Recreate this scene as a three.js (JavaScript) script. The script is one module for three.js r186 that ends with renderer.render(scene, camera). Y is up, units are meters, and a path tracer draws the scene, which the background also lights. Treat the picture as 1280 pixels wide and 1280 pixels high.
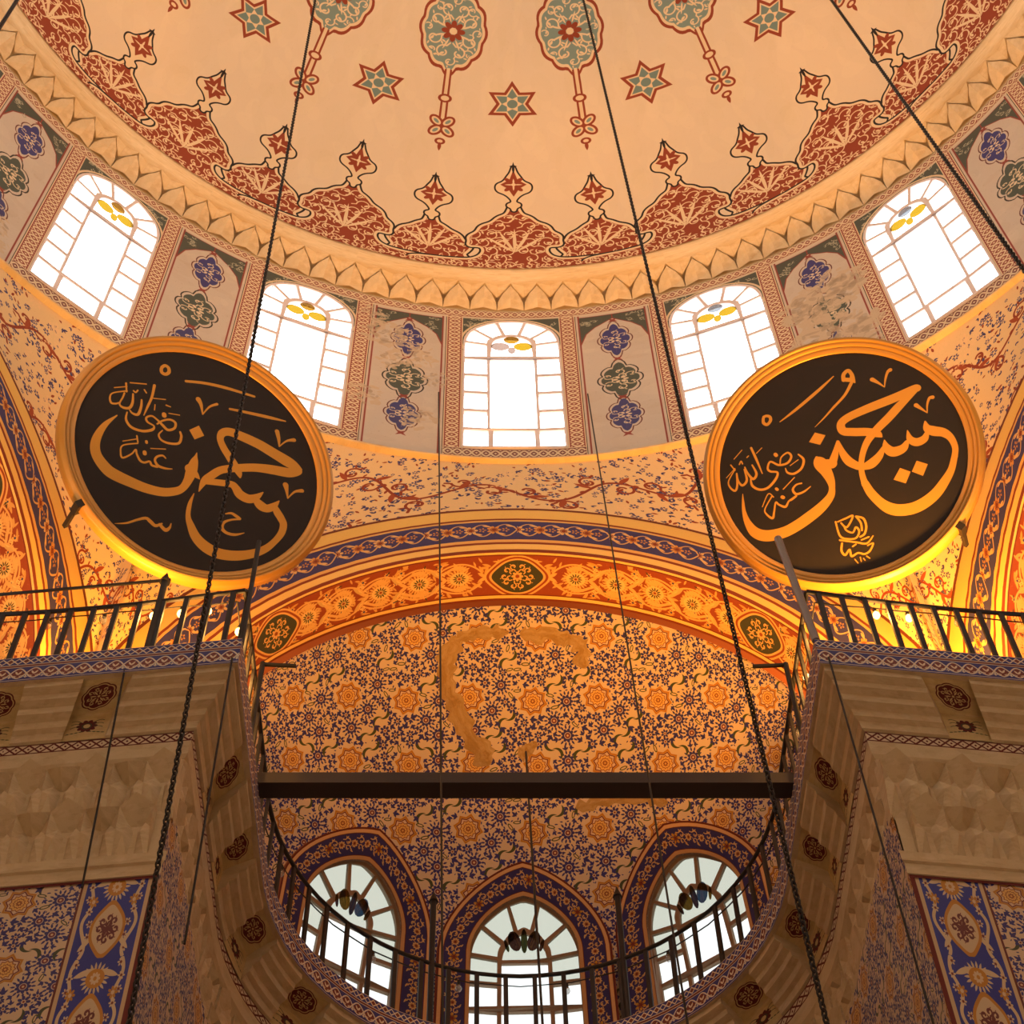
import * as THREE from 'three';
import { mergeGeometries } from 'three/addons/utils/BufferGeometryUtils.js';

// ---------------------------------------------------------------- camera, sky, exposure
const scene = new THREE.Scene();
const renderer = new THREE.WebGLRenderer({ antialias: true });
renderer.toneMapping = THREE.LinearToneMapping;
renderer.toneMappingExposure = 0.93;
renderer.shadowMap.enabled = true;
const D2R = Math.PI / 180;
const camera = new THREE.PerspectiveCamera(2 * Math.atan(640 / 2410) / D2R, 1, 0.1, 200);
{
  const yaw = 1.9 * D2R, pitch = 59.8 * D2R, roll = -1.5 * D2R;
  const f = new THREE.Vector3(Math.sin(yaw) * Math.cos(pitch), Math.sin(pitch), -Math.cos(yaw) * Math.cos(pitch));
  const rt = new THREE.Vector3(Math.cos(yaw), 0, Math.sin(yaw));
  const up = rt.clone().cross(f);
  camera.position.set(-0.4, 0, 2.97);
  camera.up.copy(rt.clone().multiplyScalar(-Math.sin(roll)).add(up.multiplyScalar(Math.cos(roll))));
  camera.lookAt(camera.position.clone().add(f));
}
scene.background = new THREE.Color().setRGB(0.95, 0.98, 1.0);   // bright overcast sky
scene.backgroundIntensity = 5;
const LAMP_ORANGE = new THREE.Color().setRGB(1, 0.4, 0.045);     // flood lamps on the gallery
const LAMP_AMBER = new THREE.Color().setRGB(1, 0.48, 0.13);       // flood lamps aimed at the dome
const LAMP_WARM = new THREE.Color().setRGB(1, 0.86, 0.67);
const LAMP_BULB = new THREE.Color().setRGB(1, 0.46, 0.1);         // festoon bulbs       // chandelier globes
const FLOOD_POWER = [110, 230], DOME_POWER = 63, GLOBE_POWER = 5.6, BULB_POWER = 1.3;

// ---------------------------------------------------------------- helpers
let seed = 7;
const rnd = () => { seed = (seed * 1664525 + 1013904223) >>> 0; return seed / 4294967296; };
const rr = (a, b) => a + (b - a) * rnd();
const V3 = (x, y, z) => new THREE.Vector3(x, y, z);
const taken = {};
function numbered(n) { if (!(n in taken)) { taken[n] = 0; return n; } taken[n]++; return n + '_' + String(taken[n]).padStart(3, '0'); }
function shadow(o) { o.castShadow = true; o.receiveShadow = true; return o; }
function tag(o, label, category, kind, group) {
  o.userData.label = label; o.userData.category = category;
  if (kind) o.userData.kind = kind;
  if (group) o.userData.group = group;
  return o;
}
function group(name, label, category, kind, grp) {
  const o = new THREE.Group(); o.name = numbered(name); scene.add(o);
  return tag(o, label, category, kind, grp);
}
function part(name, geo, m, parent, label) {
  const o = shadow(new THREE.Mesh(geo, m)); o.name = name; parent.add(o);
  if (label) o.userData.label = label;
  return o;
}
function solo(name, geo, m, label, category, kind, grp) {
  const o = shadow(new THREE.Mesh(geo, m)); o.name = numbered(name); scene.add(o);
  return tag(o, label, category, kind, grp);
}
function mat(o) { return new THREE.MeshStandardMaterial({ roughness: 0.88, side: THREE.DoubleSide, ...o }); }
function col(r, g, b) { return new THREE.Color().setRGB(r, g, b); }
function canvas(w, h, draw) {
  const cv = document.createElement('canvas'); cv.width = w; cv.height = h;
  const c = cv.getContext('2d'); draw(c, w, h);
  const t = new THREE.CanvasTexture(cv); t.colorSpace = THREE.SRGBColorSpace;
  t.wrapS = t.wrapT = THREE.RepeatWrapping; t.magFilter = THREE.LinearFilter; t.anisotropy = 8;
  return t;
}
// surface over a grid of (u, v) in 0..1; uvf gives texture coordinates
function grid(nu, nv, f, uvf = (u, v) => [u, v]) {
  const pos = [], uv = [], idx = [];
  for (let j = 0; j <= nv; j++) for (let i = 0; i <= nu; i++) {
    const u = i / nu, v = j / nv; pos.push(...f(u, v)); uv.push(...uvf(u, v));
  }
  for (let j = 0; j < nv; j++) for (let i = 0; i < nu; i++) {
    const a = j * (nu + 1) + i, b = a + 1, d = a + nu + 1, e = d + 1; idx.push(a, b, e, a, e, d);
  }
  return buf(pos, uv, idx);
}
function buf(pos, uv, idx, flat) {
  let g = new THREE.BufferGeometry();
  g.setAttribute('position', new THREE.Float32BufferAttribute(pos, 3));
  g.setAttribute('uv', new THREE.Float32BufferAttribute(uv, 2));
  if (idx) g.setIndex(idx);
  if (flat) g = g.toNonIndexed();
  g.computeVertexNormals();
  return g;
}
// columns of quads: each column edge has a list of [low, high] spans; map(a, h) gives a point, uvf(a, h) its uv
function columns(edges, rows, map, uvf) {
  const pos = [], uv = [], idx = []; let n = 0;
  for (const [a0, a1, s0, s1] of edges) s0.forEach((sp, k) => {
    const tp = s1[k];
    for (let j = 0; j <= rows; j++) {
      const t = j / rows, h0 = sp[0] + (sp[1] - sp[0]) * t, h1 = tp[0] + (tp[1] - tp[0]) * t;
      pos.push(...map(a0, h0), ...map(a1, h1)); uv.push(...uvf(a0, h0), ...uvf(a1, h1));
      if (j) { const q = n + j * 2; idx.push(q - 2, q - 1, q + 1, q - 2, q + 1, q); }
    }
    n += (rows + 1) * 2;
  });
  return buf(pos, uv, idx);
}
function bar(p, q, r, seg = 6) {   // round rod between two points
  const d = q.clone().sub(p), g = new THREE.CylinderGeometry(r, r, d.length(), seg);
  g.applyQuaternion(new THREE.Quaternion().setFromUnitVectors(V3(0, 1, 0), d.normalize()));
  g.translate((p.x + q.x) / 2, (p.y + q.y) / 2, (p.z + q.z) / 2);
  return g;
}
function box(w, h, d, x, y, z) { const g = new THREE.BoxGeometry(w, h, d); g.translate(x, y, z); return g; }

// ---------------------------------------------------------------- painting helpers
const INK = { red: '#8f3524', dred: '#5d1d18', ivory: '#e6d2aa', cream: '#d9c197', gold: '#c08a2c', yellow: '#e8b548', blue: '#27246e', navy: '#1c1a55', teal: '#7c8f80', green: '#3d4426', dgreen: '#2f3a2c', brown: '#6b2a14', black: '#17110e', orange: '#b9541c' };
function ell(c, x, y, a, b, rot, f) { c.beginPath(); c.ellipse(x, y, a, b, rot, 0, 7); c.fillStyle = f; c.fill(); }
function leaf(c, x, y, len, wid, ang, f) {
  c.save(); c.translate(x, y); c.rotate(ang); c.beginPath(); c.moveTo(0, 0);
  c.quadraticCurveTo(len * 0.4, -wid, len, 0); c.quadraticCurveTo(len * 0.4, wid, 0, 0); c.fillStyle = f; c.fill(); c.restore();
}
function flower(c, x, y, r, n, petal, core, rim) {
  for (let i = 0; i < n; i++) { const a = i / n * 6.2832; ell(c, x + Math.cos(a) * r * 0.66, y + Math.sin(a) * r * 0.66, r * 0.36, r * 0.24, a, petal); }
  if (rim) { c.beginPath(); c.arc(x, y, r * 0.45, 0, 7); c.lineWidth = r * 0.1; c.strokeStyle = rim; c.stroke(); }
  ell(c, x, y, r * 0.33, r * 0.33, 0, core);
}
function star(c, x, y, R, r, n, rot, f, stroke, lw) {
  c.beginPath();
  for (let i = 0; i < n * 2; i++) { const a = rot + i * Math.PI / n, q = i % 2 ? r : R; c[i ? 'lineTo' : 'moveTo'](x + Math.cos(a) * q, y + Math.sin(a) * q); }
  c.closePath(); if (f) { c.fillStyle = f; c.fill(); } if (stroke) { c.lineWidth = lw; c.strokeStyle = stroke; c.stroke(); }
}
function poly(c, pts, f, stroke, lw) {
  c.beginPath(); pts.forEach((p, i) => c[i ? 'lineTo' : 'moveTo'](p[0], p[1])); c.closePath();
  if (f) { c.fillStyle = f; c.fill(); } if (stroke) { c.lineWidth = lw; c.strokeStyle = stroke; c.stroke(); }
}
function smooth(c, pts) {   // closed path rounded through the midpoints
  const n = pts.length, m = (i) => [(pts[i % n][0] + pts[(i + 1) % n][0]) / 2, (pts[i % n][1] + pts[(i + 1) % n][1]) / 2];
  c.beginPath(); c.moveTo(...m(0)); for (let i = 1; i <= n; i++) { const q = m(i); c.quadraticCurveTo(pts[i % n][0], pts[i % n][1], q[0], q[1]); } c.closePath();
}
function soft(c, pts, f, stroke, lw) { smooth(c, pts); if (f) { c.fillStyle = f; c.fill(); } if (stroke) { c.lineWidth = lw; c.strokeStyle = stroke; c.stroke(); } }
function curl(c, x, y, r, ang, dir, color, lw) {   // one arabesque spiral with leaves
  c.save(); c.translate(x, y); c.rotate(ang); c.scale(1, dir); c.strokeStyle = color; c.lineWidth = lw; c.lineCap = 'round';
  c.beginPath(); c.moveTo(-r * 1.6, r * 0.2);
  for (let t = 0; t <= 1; t += 0.06) { const a = Math.PI * (1 - t * 1.9), q = r * (1 - t * 0.68); c.lineTo(Math.cos(a) * q, -Math.sin(a) * q); }
  c.stroke(); leaf(c, 0, r * 0.2, r * 0.75, r * 0.34, -0.6, color); leaf(c, -r * 0.9, -r * 0.5, r * 0.7, r * 0.26, -2.2, color); leaf(c, r * 0.8, -r * 0.4, r * 0.6, r * 0.24, -0.9, color);
  c.restore();
}
function arabesque(c, x0, y0, x1, y1, step, color, lw) {
  for (let y = y0 + step / 2, k = 0; y < y1; y += step, k++) for (let x = x0 + (k % 2 ? step : step / 2); x < x1; x += step)
    curl(c, x, y, step * rr(0.36, 0.46), rr(0, 6.28), rnd() < 0.5 ? 1 : -1, color, lw);
}
function speckle(c, w, h, n, a, dark = '60,40,20', light = '255,240,210') {
  for (let i = 0; i < n; i++) { c.fillStyle = `rgba(${rnd() < 0.6 ? dark : light},${rr(0, a)})`; c.fillRect(rnd() * w, rnd() * h, rr(1, 4), rr(1, 4)); }
}
function blotch(c, x, y, r, f, n = 14) {
  for (let i = 0; i < n * 4; i++) { const a = rnd() * 6.28, d = r * Math.sqrt(rnd()); ell(c, x + Math.cos(a) * d, y + Math.sin(a) * d * 1.2, r * rr(0.04, 0.3), r * rr(0.03, 0.18), rnd() * 3, f); }
}
// braided band painted between two points
function braid(c, x0, y0, x1, y1, w, n, ground, line) {
  const L = Math.hypot(x1 - x0, y1 - y0); c.save(); c.translate(x0, y0); c.rotate(Math.atan2(y1 - y0, x1 - x0));
  c.fillStyle = ground; c.fillRect(0, -w / 2, L, w); c.strokeStyle = line; c.lineWidth = w * 0.13;
  for (const ph of [0, Math.PI]) { c.beginPath(); for (let x = 0; x <= L; x += L / n / 12) { const y = Math.sin(x / L * n * Math.PI + ph) * w * 0.3; c[x ? 'lineTo' : 'moveTo'](x, y); } c.stroke(); }
  for (let i = 0; i < n; i++) { star(c, (i + 0.5) * L / n, 0, w * 0.13, w * 0.06, 4, 0, line); ell(c, i * L / n, w * 0.33, w * 0.07, w * 0.05, 0, line); ell(c, i * L / n, -w * 0.33, w * 0.07, w * 0.05, 0, line); }
  c.fillStyle = line; c.fillRect(0, -w / 2, L, w * 0.07); c.fillRect(0, w / 2 - w * 0.07, L, w * 0.07);
  c.restore();
}
function cartouche(c, x, y, a, b, f, line, out) {   // pointed lobed medallion
  const ring = (k) => { const p = []; for (let i = 0; i < 48; i++) { const t = i / 48 * 6.2832, q = k * (0.82 + 0.18 * Math.abs(Math.cos(t * 4)) ** 0.6) * (1 - 0.12 * Math.abs(Math.cos(t))); p.push([x + Math.cos(t) * a * q, y + Math.sin(t) * b * q * (1 + 0.28 * Math.abs(Math.sin(t)) ** 9)]); } return p; };
  poly(c, ring(1.28), null, out, a * 0.07); poly(c, ring(1.08), f);
  c.save(); c.beginPath(); ring(1.0).forEach((p, i) => c[i ? 'lineTo' : 'moveTo'](p[0], p[1])); c.closePath(); c.clip();
  flower(c, x, y, a * 0.4, 6, line, f); for (let i = 0; i < 6; i++) { const t = i / 6 * 6.283 + 0.5; curl(c, x + Math.cos(t) * a * 0.66, y + Math.sin(t) * b * 0.62, a * 0.3, t, i % 2 ? 1 : -1, line, a * 0.07); }
  c.restore();
}

// ---------------------------------------------------------------- textures
const DOME = { y: 22.71, r: 7.15, e0: 7.9 * D2R, n: 19 };
const domeTex = canvas(768, 2048, (c, W, Hh) => {
  const eTop = Math.PI / 2, sec = 2 * Math.PI / DOME.n, kx = W / (sec * DOME.r), ky = Hh / ((eTop - DOME.e0) * DOME.r);
  c.fillStyle = '#dfc8a4'; c.fillRect(0, 0, W, Hh);
  for (let i = 0; i < 260; i++) ell(c, rnd() * W, rnd() * Hh, rr(20, 90), rr(15, 60), rnd() * 3, `rgba(${rnd() < 0.5 ? '190,160,120' : '246,228,200'},0.05)`);
  const at = (az, e, fn) => { for (const k of [-1, 0, 1]) { c.save(); c.translate((az / (sec / D2R) + 0.5 + k) * W, Hh - (e * D2R - DOME.e0) * DOME.r * ky); c.scale(kx / Math.cos(e * D2R), ky); fn(); c.restore(); } };
  const half = 180 / DOME.n, R = '#8c3a1d';
  const border = (pts) => { poly(c, pts, R); poly(c, pts, null, '#e3c9a0', 0.05); poly(c, pts, null, '#1c1210', 0.022); };
  const sym = (p) => p.concat(p.slice().reverse().map(([x, y]) => [-x, y]));
  // red frieze of palmettes along the springing: one continuous outline with hooks between big and small heads
  const big = sym([[-1.4, 0.2], [-1.4, 0.02], [-0.9, 0.0], [-0.62, -0.02], [-0.47, -0.1], [-0.4, -0.24], [-0.42, -0.36], [-0.5, -0.4], [-0.62, -0.38], [-0.6, -0.48], [-0.62, -0.58], [-0.5, -0.68], [-0.46, -0.82], [-0.3, -0.9], [-0.22, -1.02], [-0.1, -1.08], [-0.05, -1.2], [-0.03, -1.3]]);
  const small = sym([[-0.9, 0.2], [-0.9, 0.06], [-0.6, 0.0], [-0.5, -0.06], [-0.45, -0.16], [-0.52, -0.26], [-0.56, -0.36], [-0.44, -0.46], [-0.4, -0.58], [-0.26, -0.66], [-0.18, -0.74], [-0.08, -0.8], [-0.05, -0.9], [-0.03, -1.0]]);
  const finial = sym([[-0.03, 0.05], [-0.04, -0.02], [-0.1, -0.05], [-0.1, -0.11], [-0.03, -0.14], [-0.04, -0.2], [-0.12, -0.3], [-0.26, -0.36], [-0.27, -0.5], [-0.15, -0.56], [-0.1, -0.66], [-0.05, -0.74], [-0.02, -0.86]]);
  const I = '#e2c79c', K = '#1c1210';
  const pal = (az, e, body, hF, step) => {
    at(az, e, () => {
      soft(c, body, null, K, 0.15); soft(c, body, I, I, 0.095); soft(c, body, R, R, 0.01);
      c.save(); smooth(c, body); c.clip();
      for (const s of [-1, 1]) for (let y = 0.08, k = 0; y > -1.15; y -= step * 0.8, k++) for (let x = 0.1 + (k % 2) * step * 0.5; x < 1.3; x += step) { curl(c, s * x, y, step * 0.48, Math.atan2(y + 0.2, s * x) + 1.2, s, I, 0.018); }
      for (let i = -2; i <= 2; i++) leaf(c, 0, -0.25, 0.55, 0.05, -Math.PI / 2 + i * 0.42, I);
      c.restore();
      c.save(); c.translate(0, hF); soft(c, finial, null, K, 0.05); soft(c, finial, I); c.translate(0, -0.12); c.scale(0.98, 0.86); poly(c, [[0, -0.78], [-0.06, -0.56], [-0.2, -0.44], [-0.08, -0.34], [0, -0.16], [0.08, -0.34], [0.2, -0.44], [0.06, -0.56]], R);
      for (let i = 0; i < 4; i++) { ell(c, Math.cos(i * 1.571 + 0.785) * 0.13, -0.44 + Math.sin(i * 1.571 + 0.785) * 0.15, 0.06, 0.035, i * 1.571 + 0.785, R); leaf(c, 0, -0.44, 0.14, 0.03, i * 1.571, I); } ell(c, 0, -0.44, 0.035, 0.035, 0, I);
      c.restore(); leaf(c, 0, hF - 0.72, 0.22, 0.04, -Math.PI / 2, K); leaf(c, -0.06, hF - 0.86, 0.12, 0.035, 0, K);
    });
  };
  pal(half, 9.1, small, -0.92, 0.21); pal(-half, 9.1, small, -0.92, 0.21); pal(0, 9.1, big, -1.22, 0.23);
  at(0, 8.6, () => { c.fillStyle = R; c.fillRect(-1.3, 0.0, 2.6, 0.3); for (let x = -1.25; x < 1.25; x += 0.13) { curl(c, x, 0.03, 0.05, x * 9, 1, I, 0.018); leaf(c, x, 0.06, 0.09, 0.025, x * 7, I); } });
  // stars
  at(0, 34.9, () => { star(c, 0, 0, 0.4, 0.23, 6, -Math.PI / 2, R); star(c, 0, 0, 0.31, 0.18, 6, -Math.PI / 2, '#e0c498'); ell(c, 0, 0, 0.075, 0.075, 0, '#6f8378'); for (let i = 0; i < 6; i++) { c.save(); c.rotate(i * Math.PI / 3 + Math.PI / 6); poly(c, [[0.09, 0], [0.13, 0.075], [0.27, 0], [0.13, -0.075]], '#6f8378'); c.restore(); } });
  // hanging medallions
  for (const s of [-1, 1]) {
    at(s * half, 44.1, () => {
      const ring = (k) => { const p = []; for (let i = 0; i < 80; i++) { const t = i / 80 * 6.2832, q = k * (0.93 + 0.07 * Math.abs(Math.cos(t * 6))); p.push([Math.cos(t) * 0.45 * q * (1 - 0.1 * Math.sin(t)), Math.sin(t) * 0.62 * q + (Math.abs(t - 1.5708) < 0.25 ? 0.1 * (1 - Math.abs(t - 1.5708) * 4) : 0)]); } return p; };
      poly(c, ring(1.12), R); poly(c, ring(1.03), '#e0c498'); poly(c, ring(0.94), '#7b8d80');
      c.save(); c.beginPath(); ring(0.92).forEach((p, i) => c[i ? 'lineTo' : 'moveTo'](p[0], p[1])); c.clip();
      for (let i = 0; i < 8; i++) { const t = i / 8 * 6.283 + 0.4; curl(c, Math.cos(t) * 0.28, Math.sin(t) * 0.38, 0.11, t, i % 2 ? 1 : -1, '#e0c498', 0.024); curl(c, Math.cos(t + 0.4) * 0.36, Math.sin(t + 0.4) * 0.5, 0.08, t * 2, 1, '#e0c498', 0.02); leaf(c, Math.cos(t) * 0.12, Math.sin(t) * 0.14, 0.2, 0.03, t, '#e0c498'); }
      flower(c, 0, 0, 0.17, 8, R, '#e0c498', R); c.restore();
    });
    at(s * half, 35, () => { c.fillStyle = R; c.fillRect(-0.055, -0.5, 0.11, 0.9); c.fillStyle = '#e0c498'; c.fillRect(-0.025, -0.52, 0.05, 0.95); ell(c, 0, 0, 0.1, 0.075, 0, R); ell(c, 0, 0, 0.06, 0.045, 0, '#e0c498'); });
    at(s * half, 31, () => { for (const q of [0, 1]) { for (let i = 0; i < 4; i++) { const t = i * 1.5708 + 0.785; ell(c, Math.cos(t) * 0.12, Math.sin(t) * 0.12, q ? 0.085 : 0.12, q ? 0.05 : 0.085, t, q ? '#e0c498' : R); if (q) ell(c, Math.cos(t) * 0.12, Math.sin(t) * 0.12, 0.05, 0.025, t, '#7b8d80'); } } ell(c, 0, 0.28, 0.075, 0.06, 0, R); ell(c, 0, 0.28, 0.04, 0.03, 0, '#e0c498'); leaf(c, 0, 0.3, 0.16, 0.05, Math.PI / 2, R); });
  }
  // second star ring, higher on the dome
  at(half, 58, () => { star(c, 0, 0, 0.36, 0.2, 6, 0, R); star(c, 0, 0, 0.27, 0.15, 6, 0, '#e0c498'); });
  speckle(c, W, Hh, 5000, 0.06);
});
const DRUM = { r: 7.6, h0: 19.34, h1: 23.5 };
const WIN = { w: 0.617, hb: 19.64, hs: 22.5, ha: 23.17 };
function drumPanel(damage) {
  return canvas(640, 1024, (c, W, Hh) => {
    const k = W / (DRUM.r * 20 * D2R), ky = Hh / (DRUM.h1 - DRUM.h0), X = (m) => W / 2 + m * k, Y = (h) => Hh - (h - DRUM.h0) * ky, red = '#8a3f34', iv = '#dcc6a0';
    c.fillStyle = '#c6b8a4'; c.fillRect(0, 0, W, Hh);
    for (let i = 0; i < 120; i++) ell(c, rnd() * W, rnd() * Hh, rr(10, 50), rr(10, 50), 0, `rgba(${rnd() < 0.5 ? '160,140,110' : '235,218,190'},0.07)`);
    const pw = 0.5;
    for (const s of [-1, 1]) {   // halves of the painted panels either side
      const cx = s * DRUM.r * 10 * D2R;
      for (const [h, a, b, f] of [[22.36, 0.2, 0.34, '#3b3a72'], [21.22, 0.25, 0.34, '#4a5348'], [20.28, 0.2, 0.3, '#41406f']]) cartouche(c, X(cx), Y(h), a * k, b * ky, f, '#d6c2a0', f === '#4a5348' ? '#2b2620' : '#5c2a24');
      for (const h of [22.95, 21.8, 20.74, 19.8]) star(c, X(cx), Y(h), 0.09 * k, 0.03 * k, 4, 0.785, red);
      for (const q of [-1, 1]) { // cusped dark corners
        const e = X(cx + q * (pw - 0.06)); poly(c, [[X(cx), Y(23.14)], [e, Y(23.14)], [e, Y(22.3)], [X(cx + q * 0.36), Y(22.62)], [X(cx + q * 0.24), Y(22.8)], [X(cx), Y(23.02)]], '#4b5044', red, 4);
        c.save(); c.beginPath(); c.rect(Math.min(X(cx + q * 0.1), e), Y(23.12), 0.35 * k, 0.5 * ky); c.clip(); for (let i = 0; i < 6; i++) curl(c, X(cx + q * rr(0.2, 0.42)), Y(rr(22.75, 23.1)), 10, rnd() * 6, 1, '#a8a48c', 3); c.restore();
        c.fillStyle = red; c.fillRect(e - 3, Y(23.2), 5, 3.8 * ky); c.fillStyle = '#241c18'; c.fillRect(X(cx + q * (pw - 0.01)) - 2, Y(23.2), 4, 3.8 * ky);
      }
    }
    const bw = 0.21, xb = WIN.w + bw / 2 + 0.01;
    // spandrels beside the window head
    c.fillStyle = '#4b5248'; c.fillRect(X(-WIN.w - 0.02), Y(23.22), (2 * WIN.w + 0.04) * k, 1.0 * ky);
    for (let i = 0; i < 26; i++) curl(c, X((rnd() < 0.5 ? -1 : 1) * rr(0.3, 0.6)), Y(rr(22.6, 23.2)), 9, rnd() * 6, 1, '#b3ad94', 3);
    c.beginPath(); c.ellipse(X(0), Y(WIN.hs), (WIN.w + 0.03) * k, (WIN.ha - WIN.hs + 0.03) * ky, 0, 0, 7); c.strokeStyle = iv; c.lineWidth = 8; c.stroke();
    for (const s of [-1, 1]) braid(c, X(s * xb), Y(19.4), X(s * xb), Y(23.25), bw * k, 34, red, iv);
    braid(c, X(-WIN.w - bw), Y(19.5), X(WIN.w + bw), Y(19.5), 0.22 * k, 15, '#6f3432', iv);
    braid(c, 0, Y(23.36), W, Y(23.36), 0.24 * k, 24, red, iv);
    c.fillStyle = iv; c.fillRect(0, Y(23.22), W, 5); c.fillRect(0, Y(19.37), W, 6);
    if (damage) for (const [x, h, r, n] of damage) { blotch(c, X(x), Y(h), r * k, 'rgba(196,174,143,0.8)', n); blotch(c, X(x), Y(h), r * k * 0.8, 'rgba(150,132,110,0.35)', n >> 1); }
    speckle(c, W, Hh, 3500, 0.12);
  });
}
const drumTex = [drumPanel(null), drumPanel([[1.2, 20.0, 0.22, 8], [-1.2, 20.0, 0.22, 8], [-1.2, 19.7, 0.28, 8]]), drumPanel([[1.2, 21.6, 0.45, 30], [1.25, 20.6, 0.5, 30], [1.0, 20.0, 0.3, 14]]), drumPanel([[-1.2, 21.7, 0.45, 30], [-1.25, 20.5, 0.45, 30], [-1.1, 20.0, 0.3, 14]]), drumPanel([[1.05, 22.4, 0.32, 16], [0.85, 22.9, 0.2, 10], [1.2, 21.7, 0.25, 10], [0.85, 20.6, 0.24, 10]]), drumPanel([[-1.25, 21.9, 0.3, 14], [-0.95, 21.3, 0.18, 8], [-1.2, 20.2, 0.3, 10]])];
// tile-like painted field of the apse
const fieldTex = (ground) => canvas(1024, 1024, (c, W) => {
  c.fillStyle = ground; c.fillRect(0, 0, W, W);
  const B = '#28246a', gold = '#b5761f', wrap = (x, y, fn) => { for (const i of [-1, 0, 1]) for (const j of [-1, 0, 1]) { c.save(); c.translate(x + i * W, y + j * W); fn(); c.restore(); } };
  const placed = [], free = (x, y, r) => placed.every(([px, py, q]) => { const dx = Math.abs(px - x), dy = Math.abs(py - y); return Math.hypot(Math.min(dx, W - dx), Math.min(dy, W - dy)) > r + q; });
  const scatter = (n, r0, r1, pack, fn) => { for (let k = 0, m = 0; k < n * 80 && m < n; k++) { const x = rnd() * W, y = rnd() * W, r = rr(r0, r1); if (free(x, y, r * pack)) { placed.push([x, y, r * pack]); m++; const a = rnd() * 6.28, q = rnd(); wrap(x, y, () => { fn(r, a, q); }); } } };
  for (const [x, y] of [[130, 150], [650, 120], [170, 660], [700, 640]]) { placed.push([x, y, 118]); wrap(x, y, () => { star(c, 0, 0, 120, 92, 8, 0.2, gold); star(c, 0, 0, 100, 78, 8, 0.2, ground); star(c, 0, 0, 92, 72, 8, 0.2, null, '#6a2418', 8); star(c, 0, 0, 66, 54, 12, 0, '#d9a758', '#8a4a20', 6); star(c, 0, 0, 40, 32, 12, 0.1, null, '#8a4a20', 5); flower(c, 0, 0, 22, 8, '#8a4a20', '#d9a758'); }); }
  scatter(9, 80, 88, 0.9, (r) => { for (let i = 0; i < 14; i++) { const t = i / 14 * 6.283; leaf(c, Math.cos(t) * r * 0.6, Math.sin(t) * r * 0.6, r * 0.42, r * 0.17, t, B); } flower(c, 0, 0, r * 0.62, 9, B, '#7c2a22', ground); ell(c, 0, 0, r * 0.1, r * 0.1, 0, ground); });
  scatter(8, 62, 66, 0.9, (r, a, q) => { c.rotate(q < 0.5 ? 0.3 : -0.4); c.scale(q < 0.5 ? 1.1 : -1.1, 1.1); for (const k of [-1, 1]) { c.save(); c.scale(k, k); c.rotate(0.5); c.translate(4, -36); c.beginPath(); c.moveTo(-30, -44); c.bezierCurveTo(40, -60, 50, 26, -10, 46); c.bezierCurveTo(22, 20, 16, -26, -30, -44); c.fillStyle = '#3c4227'; c.fill(); c.restore(); } });
  scatter(30, 34, 44, 0.9, (r) => { flower(c, 0, 0, r, 7, B, ground); ell(c, 0, 0, r * 0.18, r * 0.18, 0, '#7c2a22'); });
  scatter(14, 30, 36, 0.8, (r, a) => { ell(c, 0, 0, r, r * 0.42, a, '#4a4a28'); ell(c, 0, 0, r * 0.7, r * 0.2, a, ground); });
  scatter(150, 22, 36, 0.72, (r, a) => { c.rotate(a); c.translate(-r * 0.8, 0); leaf(c, 0, 0, r * 1.9, r * 0.75, 0, B); leaf(c, r * 0.3, 0, r * 1.2, r * 0.5, 0.9, B); leaf(c, r * 0.3, 0, r * 1.2, r * 0.5, -0.9, B); });
  scatter(160, 9, 14, 0.8, (r, a) => { leaf(c, -r, 0, r * 2, r * 0.8, a, B); });
  speckle(c, W, W, 9000, 0.12);
});
const field = fieldTex('#cdb391');
const pendTex = canvas(1024, 1024, (c, W) => {
  c.fillStyle = '#dcbd8a'; c.fillRect(0, 0, W, W);
  for (let i = 0; i < 760; i++) { const x = rnd() * W, y = rnd() * W, q = rnd(), a = rnd() * 6.28, L = rr(13, 30); if (q < 0.55) { leaf(c, x, y, L, L * 0.4, a, '#3a3566'); leaf(c, x, y, L * 0.7, L * 0.3, a + 1, '#3a3566'); } else if (q < 0.85) { flower(c, x, y, L * 0.7, 6, '#4a4470', '#dcbd8a'); } else leaf(c, x, y, L * 1.3, L * 0.5, a, '#8a3a20'); }
  c.strokeStyle = '#86351c'; c.lineWidth = 14;
  for (const y0 of [300, 812]) { c.beginPath(); for (let x = 0; x <= W; x += 8) c[x ? 'lineTo' : 'moveTo'](x, y0 + Math.sin(x / W * 4 * Math.PI) * 75); c.stroke(); for (let k = 0; k < 8; k++) { const x = k * 128 + 40; curl(c, x, y0 + Math.sin(x / W * 4 * Math.PI) * 75 + (k % 2 ? 55 : -55), 44, k, k % 2 ? 1 : -1, '#86351c', 12); leaf(c, x, y0 + Math.sin(x / W * 4 * Math.PI) * 75, 80, 26, k * 1.9, '#97421f'); } }
  for (let i = 0; i < 12; i++) blotch(c, rnd() * W, rnd() * W, rr(20, 60), 'rgba(226,190,140,0.8)', 8);
  speckle(c, W, W, 6000, 0.12);
});
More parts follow.
